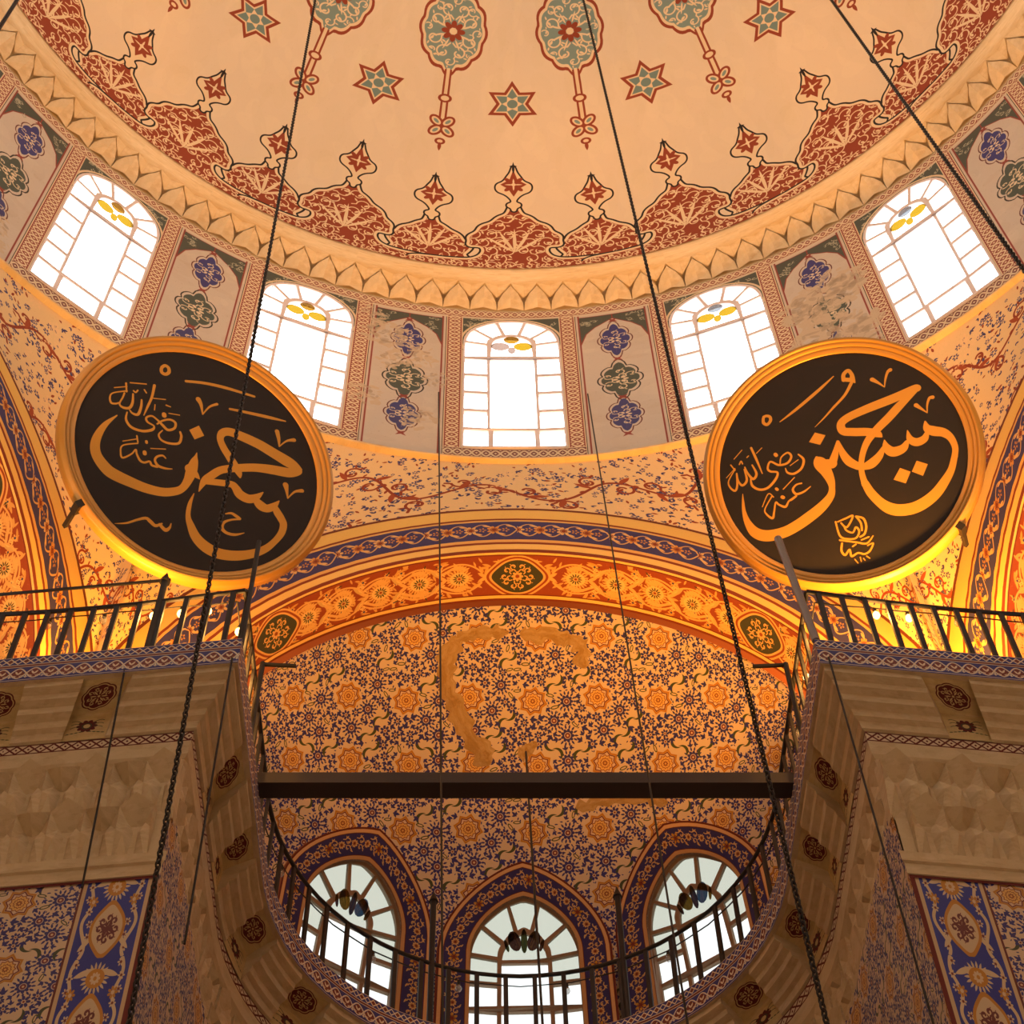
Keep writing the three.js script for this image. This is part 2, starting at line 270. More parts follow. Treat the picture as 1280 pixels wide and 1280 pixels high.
// arch face strip: v = 0 at the inner edge
const archTex = canvas(512, 512, (c, W) => {
  const row = (a, b, f) => { c.fillStyle = f; c.fillRect(0, W * (1 - b), W, W * (b - a)); };
  row(0, 1, '#e3b860'); row(0, 0.06, '#7a3016'); row(0.06, 0.16, '#e6bd68'); row(0.16, 0.2, '#7a3016'); row(0.2, 0.25, '#d8a75c'); row(0.25, 0.64, '#373264'); row(0.64, 0.68, '#d8a75c'); row(0.68, 0.72, '#7a3016'); row(0.95, 1, '#6b2c16');
  const y = W * (1 - 0.445); c.strokeStyle = '#c99f62'; c.lineWidth = 9;
  for (const ph of [0, Math.PI]) { c.beginPath(); for (let x = 0; x <= W; x += 4) c[x ? 'lineTo' : 'moveTo'](x, y + Math.sin(x / W * 6.283 * 2 + ph) * 62); c.stroke(); }
  for (let k = 0; k < 4; k++) { flower(c, k * 128, y, 40, 7, k % 2 ? '#c98a3c' : '#d2a86c', '#7a3016', '#7a3016'); leaf(c, k * 128 + 64, y - 50, 60, 18, 0.4, '#d2a86c'); leaf(c, k * 128 + 64, y + 50, 60, 18, 3.5, '#d2a86c'); flower(c, k * 128 + 64, y, 22, 5, '#b9803c', '#373264'); }
  speckle(c, W, W, 2500, 0.14);
});
// arch soffit: half of it, crown at u = 0, edge to edge in v
const soffTex = canvas(2048, 320, (c, W, Hh) => {
  c.fillStyle = '#8e3c14'; c.fillRect(0, 0, W, Hh); const G = '#d9a55a', m = Hh / 2; c.save(); c.scale(0.62, 1);
  for (let i = 0; i < 420; i++) { const x = rnd() * 3300, y = rr(46, Hh - 60), a = rnd() * 6.28, L = rr(30, 64); leaf(c, x, y, L, L * 0.3, a, '#cf9a4e'); if (i % 5 === 0) { flower(c, x, y, 16, 6, G, '#3b3a5a'); leaf(c, x, y, 30, 8, a + 2, '#3b3a22'); } }
  const med = (x, a, b) => { for (const [k, f] of [[1.3, G], [1.2, '#8e3c14'], [1.1, G], [1, '#3b3a22']]) { const p = []; for (let i = 0; i < 60; i++) { const t = i / 60 * 6.283; p.push([x + Math.cos(t) * a * k * (1 + 0.22 * Math.abs(Math.cos(t)) ** 9), m + Math.sin(t) * b * k]); } poly(c, p, f); } for (let i = 0; i < 10; i++) { const t = i / 10 * 6.283; curl(c, x + Math.cos(t) * a * 0.62, m + Math.sin(t) * b * 0.62, a * 0.17, t, i % 2 ? 1 : -1, G, 7); } flower(c, x, m, a * 0.28, 8, G, '#8e3c14'); };
  const spray = (x, s) => { // feathered leaves and a serrated blossom
    for (const q of [-1, 1]) { for (let i = 0; i < 9; i++) leaf(c, x + s * i * 16 - 60, m + q * (70 + 18 * Math.sin(i * 0.5)), 62, 17, -q * 0.5 * s + (s < 0 ? Math.PI : 0), G); c.strokeStyle = G; c.lineWidth = 11; c.beginPath(); c.moveTo(x - 130, m + q * 30); c.bezierCurveTo(x - 60, m + q * 120, x + 60, m + q * 110, x + 130, m + q * 40); c.stroke(); }
    for (let i = 0; i < 22; i++) { const t = i / 22 * 6.283; leaf(c, x + Math.cos(t) * 44, m + Math.sin(t) * 36, 36, 12, t, G); } ell(c, x, m, 54, 44, 0, '#e0b468'); for (let i = 0; i < 12; i++) { const t = i / 12 * 6.283; leaf(c, x + Math.cos(t) * 12, m + Math.sin(t) * 10, 28, 8, t, '#33351f'); } ell(c, x, m, 9, 8, 0, '#8e3c14');
  };
  for (const x of [330, 560, 790, 1020, 1250, 1700, 1930, 2160, 2390, 2620, 2850]) { spray(x, 1); for (const q of [-1, 1]) { leaf(c, x + 100, m + q * 20, 90, 30, q * 0.7, '#caa05a'); flower(c, x + 105, m + q * 96, 20, 6, G, '#3b3a5a'); leaf(c, x - 105, m - q * 30, 70, 22, 2.6 * q, G); curl(c, x + 112, m + q * 62, 26, q, q, '#e0b468', 8); leaf(c, x + 60, m + q * 120, 70, 14, -q * 0.2, '#c98f3e'); } }
  med(0, 120, 108); med(1475, 120, 112); med(3100, 110, 100); c.restore();
  c.fillStyle = '#e6bd68'; c.fillRect(0, 0, W, 14); c.fillRect(0, Hh - 34, W, 20); c.fillStyle = '#6e2a12'; c.fillRect(0, 14, W, 8); c.fillRect(0, Hh - 14, W, 14); c.fillRect(0, Hh - 42, W, 8);
  speckle(c, W, Hh, 6000, 0.14);
});
// window surround strip: u along, v across (0 = inner)
const surTex = canvas(1024, 256, (c, W, Hh) => {
  c.fillStyle = '#2a2257'; c.fillRect(0, 0, W, Hh); const G = '#c49a62';
  for (let k = 0; k < 8; k++) { const x = k * 128 + 30; flower(c, x, 130, k % 4 === 1 ? 46 : 32, k % 4 === 1 ? 6 : 9, k % 4 === 1 ? '#b7802e' : G, '#6b2418', '#6b2418'); curl(c, x + 64, 108, 30, 0.6, 1, G, 8); curl(c, x + 60, 160, 26, 3.4, -1, G, 8); leaf(c, x + 40, 90, 44, 14, -0.6, G); leaf(c, x + 84, 178, 40, 13, 0.5, G); }
  for (const [a, b, f] of [[0, 16, '#5e1d14'], [16, 44, '#c99a66'], [44, 50, '#5e1d14'], [226, 256, '#b98a58'], [220, 226, '#5e1d14']]) { c.fillStyle = f; c.fillRect(0, a, W, b - a); }
  speckle(c, W, Hh, 3000, 0.15);
});
const friezeTex = canvas(1024, 320, (c, W, Hh) => {
  c.fillStyle = '#c9b79a'; c.fillRect(0, 0, W, Hh); const B = '#23246e', R = '#6b2420', I = '#d6c6a8';
  c.fillStyle = B; c.fillRect(0, 6, W, 96); for (let k = 0; k < 16; k++) poly(c, [[k * 64, 54], [k * 64 + 32, 20], [k * 64 + 64, 54], [k * 64 + 32, 88]], k % 2 ? R : B, I, 11);
  c.fillStyle = I; c.fillRect(0, 100, W, 8); c.fillStyle = R; c.fillRect(0, 108, W, 22); c.fillStyle = I; c.fillRect(0, 130, W, 7);
  c.fillStyle = B; c.fillRect(0, 137, W, 183);
  for (let k = 0; k < 8; k++) { const x = k * 128; poly(c, [[x + 64, 150], [x + 120, 226], [x + 64, 286], [x + 8, 226]], R); }
  c.strokeStyle = I; c.lineWidth = 13; for (const ph of [0, Math.PI]) { c.beginPath(); for (let x = 0; x <= W; x += 4) c[x ? 'lineTo' : 'moveTo'](x, 218 + Math.sin(x / 128 * Math.PI + ph) * 62); c.stroke(); }
  for (let k = 0; k < 8; k++) { const x = k * 128 + 64; leaf(c, x, 236, 56, 18, -Math.PI / 2 - 0.5, I); leaf(c, x, 236, 56, 18, -Math.PI / 2 + 0.5, I); leaf(c, x - 64, 280, 50, 16, -Math.PI / 2, I); curl(c, x - 30, 262, 18, 0, 1, I, 7); curl(c, x + 30, 262, 18, 3, -1, I, 7); }
  c.fillStyle = I; c.fillRect(0, 300, W, 6); c.fillStyle = B; c.fillRect(0, 306, W, 14); speckle(c, W, Hh, 3500, 0.16);
});
const chainTex = canvas(256, 64, (c, W, Hh) => { c.fillStyle = '#c9b594'; c.fillRect(0, 0, W, Hh); c.strokeStyle = '#5c1f1a'; c.lineWidth = 9; for (let k = 0; k < 4; k++) { const x = k * 64; c.beginPath(); c.moveTo(x, 6); c.lineTo(x + 64, 58); c.moveTo(x + 64, 6); c.lineTo(x, 58); c.stroke(); ell(c, x + 32 + 32, 32, 6, 6, 0, '#5c1f1a'); } c.fillStyle = '#5c1f1a'; c.fillRect(0, 0, W, 7); c.fillRect(0, 57, W, 7); });
function stone(c, W, Hh, base) { c.fillStyle = base; c.fillRect(0, 0, W, Hh); for (let i = 0; i < 160; i++) ell(c, rnd() * W, rnd() * Hh, rr(10, 60), rr(4, 20), rr(-0.3, 0.3), `rgba(${rnd() < 0.5 ? '120,95,60' : '235,220,190'},0.07)`); speckle(c, W, Hh, 2500, 0.1); }
const stoneTex = canvas(512, 512, (c, W) => stone(c, W, W, '#c7b189'));
const panelTex = canvas(256, 512, (c, W, Hh) => {   // console panel: roundel above, flower below
  stone(c, W, Hh, '#c4a972'); const R = '#5a1c18', x = 128, y = 122;
  for (const [k, f] of [[1.16, R], [1.07, '#c4a972'], [0.98, R]]) { const p = []; for (let i = 0; i < 64; i++) { const t = i / 64 * 6.283, q = k * (0.92 + 0.08 * Math.abs(Math.cos(t * 4))); p.push([x + Math.cos(t) * 84 * q, y + Math.sin(t) * 84 * q]); } poly(c, p, f); }
  for (let i = 0; i < 8; i++) { const t = i / 8 * 6.283; leaf(c, x + Math.cos(t) * 12, y + Math.sin(t) * 12, 40, 9, t, '#c4a972'); curl(c, x + Math.cos(t + 0.39) * 54, y + Math.sin(t + 0.39) * 54, 14, t, i % 2 ? 1 : -1, '#c4a972', 5); } ell(c, x, y, 8, 8, 0, '#c4a972');
  flower(c, x, 370, 62, 10, R, '#c4a972', '#3a4a34'); for (const s of [-1, 1]) { for (const q of [-44, -10, 26]) { c.strokeStyle = '#3a4a34'; c.lineWidth = 5; c.beginPath(); c.moveTo(x + s * 36, 360 + q * 0.6); c.quadraticCurveTo(x + s * 70, 340 + q, x + s * 96, 362 + q); c.stroke(); } for (let i = 0; i < 4; i++) leaf(c, x + s * (14 + i * 26), 424 + i * 6, 28, 9, s > 0 ? 0.2 : 2.9, '#3a4a34'); }
});
const blueTex = canvas(512, 1536, (c, W, Hh) => {   // tall blue panel on the piers
  c.fillStyle = '#232c86'; c.fillRect(0, 0, W, Hh); const G = '#cbb28a', A = '#b5791f';
  for (let k = 0; k < 3; k++) {
    const y = k * 512;
    for (const s of [-1, 1]) { c.strokeStyle = G; c.lineWidth = 22; c.beginPath(); c.moveTo(256 + s * 150, y); c.bezierCurveTo(256 + s * 230, y + 130, 256 + s * 90, y + 150, 256 + s * 170, y + 270); c.bezierCurveTo(256 + s * 230, y + 360, 256 + s * 80, y + 420, 256 + s * 150, y + 512); c.stroke(); for (let i = 0; i < 7; i++) flower(c, 256 + s * (150 + 26 * Math.sin(i)), y + 30 + i * 72, 24, 6, G, '#6b2418'); leaf(c, 256 + s * 150, y + 100, 150, 34, s > 0 ? 3.4 : -0.3, G); leaf(c, 256 + s * 170, y + 470, 130, 30, s > 0 ? 3.9 : -0.8, G); flower(c, 256 + s * 140, y + 190, 34, 7, A, G); }
    for (let i = 0; i < 18; i++) { const t = i / 18 * 6.283; leaf(c, 256 + Math.cos(t) * 50, y + 110 + Math.sin(t) * 44, 46, 15, t, G); } ell(c, 256, y + 110, 62, 52, 0, A); flower(c, 256, y + 110, 34, 9, G, A);
    const p = (q) => { const a = []; for (let i = 0; i < 60; i++) { const t = i / 60 * 6.283; a.push([256 + Math.cos(t) * 108 * q, y + 352 + Math.sin(t) * 118 * q * (1 + 0.25 * Math.abs(Math.sin(t)) ** 9)]); } return a; };
    poly(c, p(1.12), A); poly(c, p(0.94), '#c8ae84'); for (let i = 0; i < 8; i++) { const t = i / 8 * 6.283; curl(c, 256 + Math.cos(t) * 56, y + 352 + Math.sin(t) * 62, 22, t, i % 2 ? 1 : -1, '#5e1c18', 11); leaf(c, 256, y + 352, 56, 14, t + 0.39, '#5e1c18'); }
  }
  for (const [a, w, f] of [[0, 16, '#5e1a14'], [16, 28, '#c3a67c'], [W - 44, 28, '#c3a67c'], [W - 16, 16, '#5e1a14']]) { c.fillStyle = f; c.fillRect(a, 0, w, Hh); }
  speckle(c, W, Hh, 5000, 0.15);
});
const T = {
  stone: mat({ map: stoneTex }), plaster: mat({ color: col(0.62, 0.5, 0.34) }), panel: mat({ map: panelTex }),
  frieze: mat({ map: friezeTex, roughness: 0.6 }), chain: mat({ map: chainTex }), field: mat({ map: field, roughness: 0.75 }), tiles: mat({ map: field, roughness: 0.55 }),
  blue: mat({ map: blueTex, roughness: 0.55 }), pend: mat({ map: pendTex }), arch: mat({ map: archTex }), soffit: mat({ map: soffTex }), surround: mat({ map: surTex }),
  iron: mat({ color: col(0.02, 0.016, 0.014), roughness: 0.6, metalness: 0.3 }), beam: mat({ color: col(0.035, 0.022, 0.018), roughness: 0.7 }), steel: mat({ color: col(0.22, 0.2, 0.19), roughness: 0.5, metalness: 0.5 }),
  lattice: mat({ color: col(0.74, 0.64, 0.6) }), wood: mat({ color: col(0.27, 0.17, 0.1) }), gilt: mat({ color: col(0.52, 0.26, 0.045), roughness: 0.42, metalness: 0.25 }),
  red: mat({ color: col(0.14, 0.022, 0.016) }), carpet: mat({ color: col(0.3, 0.06, 0.04), roughness: 1 }),
};
const glass = new THREE.MeshPhysicalMaterial({ color: 0xffffff, transmission: 1, thickness: 0, roughness: 0, ior: 1.45, side: THREE.DoubleSide });
const frosted = new THREE.MeshPhysicalMaterial({ color: col(0.15, 0.153, 0.128), transmission: 1, thickness: 0, roughness: 0.25, ior: 1.45, side: THREE.DoubleSide });
const paleGlass = new THREE.MeshPhysicalMaterial({ color: col(0.27, 0.28, 0.27), transmission: 1, thickness: 0, roughness: 0.12, ior: 1.45, side: THREE.DoubleSide });
const tint = (r, g, b) => new THREE.MeshPhysicalMaterial({ color: col(r, g, b), transmission: 1, thickness: 0, roughness: 0, ior: 1.45, side: THREE.DoubleSide });
const tints = { yellow: tint(0.24, 0.14, 0.006), pale: tint(0.15, 0.17, 0.19), rose: tint(0.19, 0.125, 0.1), amber: tint(0.22, 0.11, 0.01), gold: tint(0.09, 0.05, 0.008), blue: tint(0.02, 0.05, 0.1), navy: tint(0.012, 0.014, 0.026), moss: tint(0.03, 0.036, 0.014), maroon: tint(0.045, 0.018, 0.014) };

// ---------------------------------------------------------------- dome
{
  const n = 152, m = 48, e1 = Math.PI / 2;
  const rot = 0.5 * D2R;
  const g = grid(n, m, (u, v) => { const az = u * 2 * Math.PI - Math.PI, e = DOME.e0 + (e1 - DOME.e0) * v; return [DOME.r * Math.cos(e) * Math.sin(az), DOME.y + DOME.r * Math.sin(e), -DOME.r * Math.cos(e) * Math.cos(az)]; },
    (u, v) => [(u - 0.5 - rot / (2 * Math.PI)) * DOME.n + 0.5, v]);
  solo('ceiling', g, mat({ map: domeTex, roughness: 0.9 }), 'cream plaster dome painted with red palmettes, six-pointed stars and hanging medallions', 'dome', 'structure');
}
// stalactite cornice at the foot of the dome
{
  const t = group('trim_1', 'cream scalloped stalactite cornice ringing the foot of the dome', 'cornice', 'structure');
  const prof = [[7.1, 23.7], [7.08, 23.76], [7.13, 23.8], [7.3, 23.8], [7.62, 23.6]];
  const cove = [[7.28, 23.66], [7.24, 23.645], [7.22, 23.66], [7.17, 23.665], [7.12, 23.66], [7.1, 23.7]];
  for (const [nm, p] of [['top_moulding', prof], ['cove', cove]]) part(nm, grid(180, p.length - 1, (u, v) => { const [r, h] = p[Math.round(v * (p.length - 1))], a = u * 2 * Math.PI; return [r * Math.sin(a), h, -r * Math.cos(a)]; }, (u, v) => [u * 44, v]), T.stone, t);
  part('bed', grid(180, 2, (u, v) => { const a = u * 2 * Math.PI, r = [7.6, 7.57, 7.26][Math.round(v * 2)]; return [r * Math.sin(a), [23.44, 23.66, 23.68][Math.round(v * 2)], -r * Math.cos(a)]; }, (u, v) => [u * 44, v * 0.3]), T.stone, t);
  const N = 132, w = 2 * Math.PI / N;
  const facets = (tri) => buf(tri.flatMap(([a, r, h]) => [r * Math.sin(a * w), h, -r * Math.cos(a * w)]), tri.flatMap(([a, r]) => [a * 0.5, r]), null);
  const p = { bl: [-0.49, 7.585, 23.455], br: [0.49, 7.585, 23.455], bm: [0, 7.535, 23.45], ml: [-0.46, 7.5, 23.53], mr: [0.46, 7.5, 23.53], mm: [0, 7.42, 23.515], sl: [-0.28, 7.4, 23.6], sr: [0.28, 7.4, 23.6], tp: [0, 7.3, 23.62], rl: [-0.5, 7.56, 23.6], rr: [0.5, 7.56, 23.6] };
  const leafCell = facets([p.bl, p.bm, p.mm, p.bl, p.mm, p.ml, p.bm, p.br, p.mr, p.bm, p.mr, p.mm, p.ml, p.mm, p.sl, p.mm, p.tp, p.sl, p.mm, p.mr, p.sr, p.mm, p.sr, p.tp, p.ml, p.sl, p.rl, p.mr, p.rr, p.sr]);
  const q = { tl: [-0.5, 7.27, 23.655], tr: [0.5, 7.27, 23.655], d: [0, 7.47, 23.61], n: [0, 7.33, 23.675], l: [-0.34, 7.36, 23.64], r: [0.34, 7.36, 23.64] };
  const headCell = facets([q.tl, q.l, q.n, q.l, q.d, q.n, q.d, q.r, q.n, q.r, q.tr, q.n, q.tl, q.n, q.tr]);
  for (let i = 0; i < N; i++) { part('leaf_scallop', leafCell, T.stone, t).rotation.y = -i * w; part('niche_head', headCell, T.stone, t).rotation.y = -(i + 0.5) * w; }
}
// ---------------------------------------------------------------- windows (shared builder)
function insetPoly(p, g) { const cx = p.reduce((s, q) => s + q[0], 0) / p.length, cy = p.reduce((s, q) => s + q[1], 0) / p.length; return p.map(([x, y]) => { const l = Math.hypot(x - cx, y - cy), k = Math.max(0, 1 - g * 1.25 / l); return [cx + (x - cx) * k, cy + (y - cy) * k]; }); }
function shapeOf(p) { const s = new THREE.Shape(); p.forEach(([x, y], i) => s[i ? 'lineTo' : 'moveTo'](x, y)); s.closePath(); return s; }
function bend(g, map, d0) { const P = g.attributes.position; for (let i = 0; i < P.count; i++) { const q = map(P.getX(i), P.getY(i), d0 + (g.userData.flip ? 0 : P.getZ(i))); P.setXYZ(i, ...q); } g.computeVertexNormals(); return g; }
// o: w, hb, hs, ha (opening), wi, hib, his, hia (inner arch), rows, fans, gap; head(t) gives the arch curve for t in -1..1
function buildWindow(t, o, map, depth, frameMat, paneMat, ornament) {
  const arc = (w, s, a, ph) => { const x = -Math.cos(ph); return [w * x, s + (a - s) * o.head(x)]; };
  const panes = [], seg = 5;
  const ys = []; for (let j = 0; j <= o.rows; j++) ys.push(o.hib + (o.hs - o.hib) * j / o.rows);
  for (const s of [-1, 1]) for (let j = 0; j < o.rows; j++) panes.push([[s * o.w, ys[j]], [s * o.wi, ys[j]], [s * o.wi, j === o.rows - 1 ? o.his : ys[j + 1]], [s * o.w, ys[j + 1]]]);
  for (let k = 0; k < o.fans; k++) { const p = []; for (let i = 0; i <= seg; i++) p.push(arc(o.w, o.hs, o.ha, Math.PI * (k + i / seg) / o.fans)); for (let i = seg; i >= 0; i--) p.push(arc(o.wi, o.his, o.hia, Math.PI * (k + i / seg) / o.fans)); panes.push(p); }
  const xb = o.wi * 0.95; for (const [a, b] of [[-o.w, -xb], [-xb, xb], [xb, o.w]]) panes.push([[a, o.hb], [b, o.hb], [b, o.hib], [a, o.hib]]);
  const cuts = o.cuts; for (let k = 0; k < cuts.length - 1; k++) panes.push([[-o.wi, cuts[k]], [o.wi, cuts[k]], [o.wi, cuts[k + 1]], [-o.wi, cuts[k + 1]]]);
  const head = []; head.push([-o.wi, cuts[cuts.length - 1]], [o.wi, cuts[cuts.length - 1]]); for (let i = 10; i >= 0; i--) head.push(arc(o.wi, o.his, o.hia, Math.PI * i / 10)); panes.push(head);
  const ins = panes.map((p) => insetPoly(p, o.gap));
  const outline = [[-o.w - 0.03, o.hb - 0.03], [o.w + 0.03, o.hb - 0.03]]; for (let i = 16; i >= 0; i--) outline.push(arc(o.w + 0.03, o.hs, o.ha + 0.03, Math.PI * i / 16));
  const sh = shapeOf(outline); for (const p of ins) sh.holes.push(shapeOf(p));
  part('lattice', bend(new THREE.ExtrudeGeometry(sh, { depth: 0.05, bevelEnabled: false, curveSegments: 1 }), map, depth), frameMat, t);
  for (const p of ins) part('pane', bend(new THREE.ShapeGeometry(shapeOf(insetPoly(p, -0.012))), map, depth + 0.02), paneMat(p[0][1]), t);
  for (const [x, y, a, b, rot, m] of ornament) { const p = []; for (let i = 0; i < 14; i++) { const q = i / 14 * 6.283, X = Math.cos(q) * a, Y = Math.sin(q) * b; p.push([x + X * Math.cos(rot) - Y * Math.sin(rot), y + X * Math.sin(rot) + Y * Math.cos(rot)]); } part('coloured_pane', bend(new THREE.ShapeGeometry(shapeOf(p)), map, depth - 0.006), m, t); }
}
// ---------------------------------------------------------------- drum with eighteen windows
const roundHead = (x) => Math.sqrt(Math.max(0, 1 - x * x));
const pointedHead = (x) => 0.84 * Math.sqrt(Math.max(0, 1 - x * x)) + 0.16 * (1 - Math.abs(x));
{
  const drum = group('wall_drum', 'drum wall below the dome painted with red braided bands and blue cartouches', 'wall', 'structure');
  const lip = [[7.61, 19.37], [7.575, 19.365], [7.56, 19.34], [7.575, 19.31], [7.7, 19.3]];
  part('string_course', grid(180, lip.length - 1, (u, v) => { const [r, h] = lip[Math.round(v * (lip.length - 1))], a = u * 2 * Math.PI; return [r * Math.sin(a), h, -r * Math.cos(a)]; }, (u, v) => [u * 44, v * 0.1]), T.stone, drum);
  const mats = drumTex.map((m) => mat({ map: m }));
  const pick = { 0: 5, '-1': 4, 1: 2, '-2': 1, 2: 3, 3: 1, '-3': 0 };
  const lbl = ['arched drum window with pink and gold flower glass over the apse arch', 'arched drum window of clear lead-latticed panes with yellow flower glass'];
  for (let i = 0; i < 18; i++) {
    const k = i > 9 ? i - 18 : i, a0 = k * 20 * D2R, R = DRUM.r;
    const map = (a, h, d = 0) => [(R + d) * Math.sin(a0 + a / R), h, -(R + d) * Math.cos(a0 + a / R)];
    const E = [], half = R * 10 * D2R, full = [[DRUM.h0, DRUM.h1]];
    for (let j = 0; j < 4; j++) for (const s of [-1, 1]) { const p = WIN.w + (half - WIN.w) * j / 4, q = WIN.w + (half - WIN.w) * (j + 1) / 4; E.push(s < 0 ? [-q, -p, full, full] : [p, q, full, full]); }
    const top = (x) => WIN.hs + (WIN.ha - WIN.hs) * roundHead(x / WIN.w);
    for (let j = 0; j < 18; j++) { const x0 = -WIN.w * Math.cos(Math.PI * j / 18), x1 = -WIN.w * Math.cos(Math.PI * (j + 1) / 18), sp = (x) => [[DRUM.h0, WIN.hb], [Math.min(top(x), DRUM.h1), DRUM.h1]]; E.push([x0, x1, sp(x0), sp(x1)]); }
    part('painted_panel', columns(E, 3, (a, h) => map(a, h), (a, h) => [(a + half) / (2 * half), (h - DRUM.h0) / (DRUM.h1 - DRUM.h0)]), mats[pick[k] ?? 0], drum);
    const t = group(`window_${i + 1}`, k === 0 ? lbl[0] : lbl[1], 'window', 'structure', k === 0 ? undefined : 'yellow flowered windows around the drum');
    const rim = [[-WIN.w, WIN.hb], [-WIN.w, WIN.hs]]; for (let j = 1; j < 20; j++) { const x = -WIN.w * Math.cos(Math.PI * j / 20); rim.push([x, top(x)]); } rim.push([WIN.w, WIN.hs], [WIN.w, WIN.hb], [-WIN.w, WIN.hb]);
    part('reveal', grid(rim.length - 1, 1, (u, v) => { const p = rim[Math.round(u * (rim.length - 1))]; return map(p[0], p[1], v * 0.07); }), T.lattice, t);
    const f = k === 0 ? [tints.rose, tints.amber, tints.yellow] : k > 0 ? [tints.yellow, tints.pale, tints.yellow] : [tints.yellow, tints.amber, tints.yellow];
    const y = 22.32;
    buildWindow(t, { ...WIN, head: roundHead, wi: 0.29, hib: 20.1, his: 22.44, hia: 22.72, rows: 5, fans: 5, gap: 0.032, cuts: [20.1, 22.02] }, map, 0.005, T.lattice, () => glass,
      [[-0.145, y + 0.05, 0.12, 0.12, 0.5, f[0]], [0.145, y + 0.05, 0.12, 0.12, -0.5, f[2]], [0, y + 0.25, 0.1, 0.11, 0, f[1]], [0, y - 0.06, 0.05, 0.1, 0, f[0]]]);
  }
}
// ---------------------------------------------------------------- hexagon of arches with pendentives
const HEX = [[-4.1, -7.6], [4.1, -7.6], [8.49, 0], [4.1, 7.6], [-4.1, 7.6], [-8.49, 0]];
const GH = 13.0;                      // gallery floor
const APSE = { y: 14.03, z: -8.0, r: 3.2, zf: -8.2 };
const sideNames = ['apse', 'east', 'southeast', 'south', 'southwest', 'west'];
const sideWords = ['behind the apse arch between the two calligraphy roundels', 'beside the roundel with the pair of gilt dots', 'far round the hall on the dotted roundel side', 'opposite the apse', 'far round the hall on the plain roundel side', 'beside the roundel with the single gilt dot'];
HEX.forEach((A, i) => {
  const B = HEX[(i + 1) % 6], mid = [(A[0] + B[0]) / 2, (A[1] + B[1]) / 2], L = Math.hypot(B[0] - A[0], B[1] - A[1]), tx = (B[0] - A[0]) / L, tz = (B[1] - A[1]) / L;
  let nx = tz, nz = -tx; if (nx * mid[0] + nz * mid[1] < 0) { nx = -nx; nz = -nz; }       // outward
  const P = (x, h, d = 0) => [mid[0] + tx * x + nx * d, h, mid[1] + tz * x + nz * d];
  const ce = i ? 13.6 : 14.05, re = i ? 4.72 : 4.2, ri = i ? 3.85 : 3.28, hw = L / 2, depth = 0.6;
  const curve = (r) => { const w = Math.min(r, hw), a0 = Math.acos(w / r), pts = [[-w, GH]]; for (let k = 0; k <= 48; k++) { const a = Math.PI - a0 - (Math.PI - 2 * a0) * k / 48; pts.push([r * Math.cos(a), ce + r * Math.sin(a)]); } pts.push([w, GH]); let s = 0; return pts.map((p, k) => { if (k) s += Math.hypot(p[0] - pts[k - 1][0], p[1] - pts[k - 1][1]); return [...p, s]; }); };
  const ex = curve(re), inn = curve(ri), n = ex.length - 1;
  const t = group(`wall_${sideNames[i]}`, `painted arch and pendentive ${sideWords[i]}`, 'wall', 'structure');
  const az0 = Math.atan2(A[0], -A[1]); let az1 = Math.atan2(B[0], -B[1]); if (az1 < az0) az1 += 2 * Math.PI;
  // pendentive: from the arch back up to the drum ring
  part('pendentive', grid(n, 14, (u, v) => {
    const p = ex[Math.round(u * n)], q = P(p[0], p[1]), az = az0 + (az1 - az0) * u, b = 0;
    const w = v, rr = DRUM.r + 0.03; return [q[0] + (rr * Math.sin(az) - q[0]) * w, q[1] + (DRUM.h0 + 0.05 - q[1]) * v, q[2] + (-rr * Math.cos(az) - q[2]) * w];
  }, (u, v) => { const p = ex[Math.round(u * n)]; return [(u - 0.5) * 8 / 2.4, (p[1] + (DRUM.h0 - p[1]) * v - 18.1) / 2.4]; }), T.pend, t);
  part('arch_face', grid(n, 2, (u, v) => { const k = Math.round(u * n), a = inn[k], b = ex[k]; return P(a[0] + (b[0] - a[0]) * v, a[1] + (b[1] - a[1]) * v, v === 0 ? 0 : v === 1 ? 0 : -0.04); }, (u, v) => [(ex[Math.round(u * n)][2] - ex[n][2] / 2) / 1.05, v]), T.arch, t);
  part('arch_soffit', grid(n, 1, (u, v) => { const a = inn[Math.round(u * n)]; return P(a[0], a[1], depth * v); }, (u, v) => [Math.abs(inn[Math.round(u * n)][2] - inn[n][2] / 2) / (inn[n][2] / 2), 1 - v]), T.soffit, t);
  if (i) { const s = shapeOf(inn.map((p) => [p[0], p[1]])), g = new THREE.ShapeGeometry(s), Q = g.attributes.position; for (let k = 0; k < Q.count; k++) { g.attributes.uv.setXY(k, Q.getX(k) / 1.42, Q.getY(k) / 1.42); Q.setXYZ(k, ...P(Q.getX(k), Q.getY(k), depth)); } g.computeVertexNormals(); part('tympanum', g, T.field, t); }
  else part('rear_moulding', grid(n, 1, (u, v) => { const p = inn[Math.round(u * n)], k = 1 - v * 0.032; return P(p[0] * k, p[1] === GH ? GH : ce + (p[1] - ce) * k, depth + v * 0.01); }), mat({ color: col(0.24, 0.07, 0.025) }), t);
  if (i) part('lower_wall', grid(1, 1, (u, v) => P((u - 0.5) * L, -1.6 + (GH + 1.6) * v)), T.plaster, t);
});
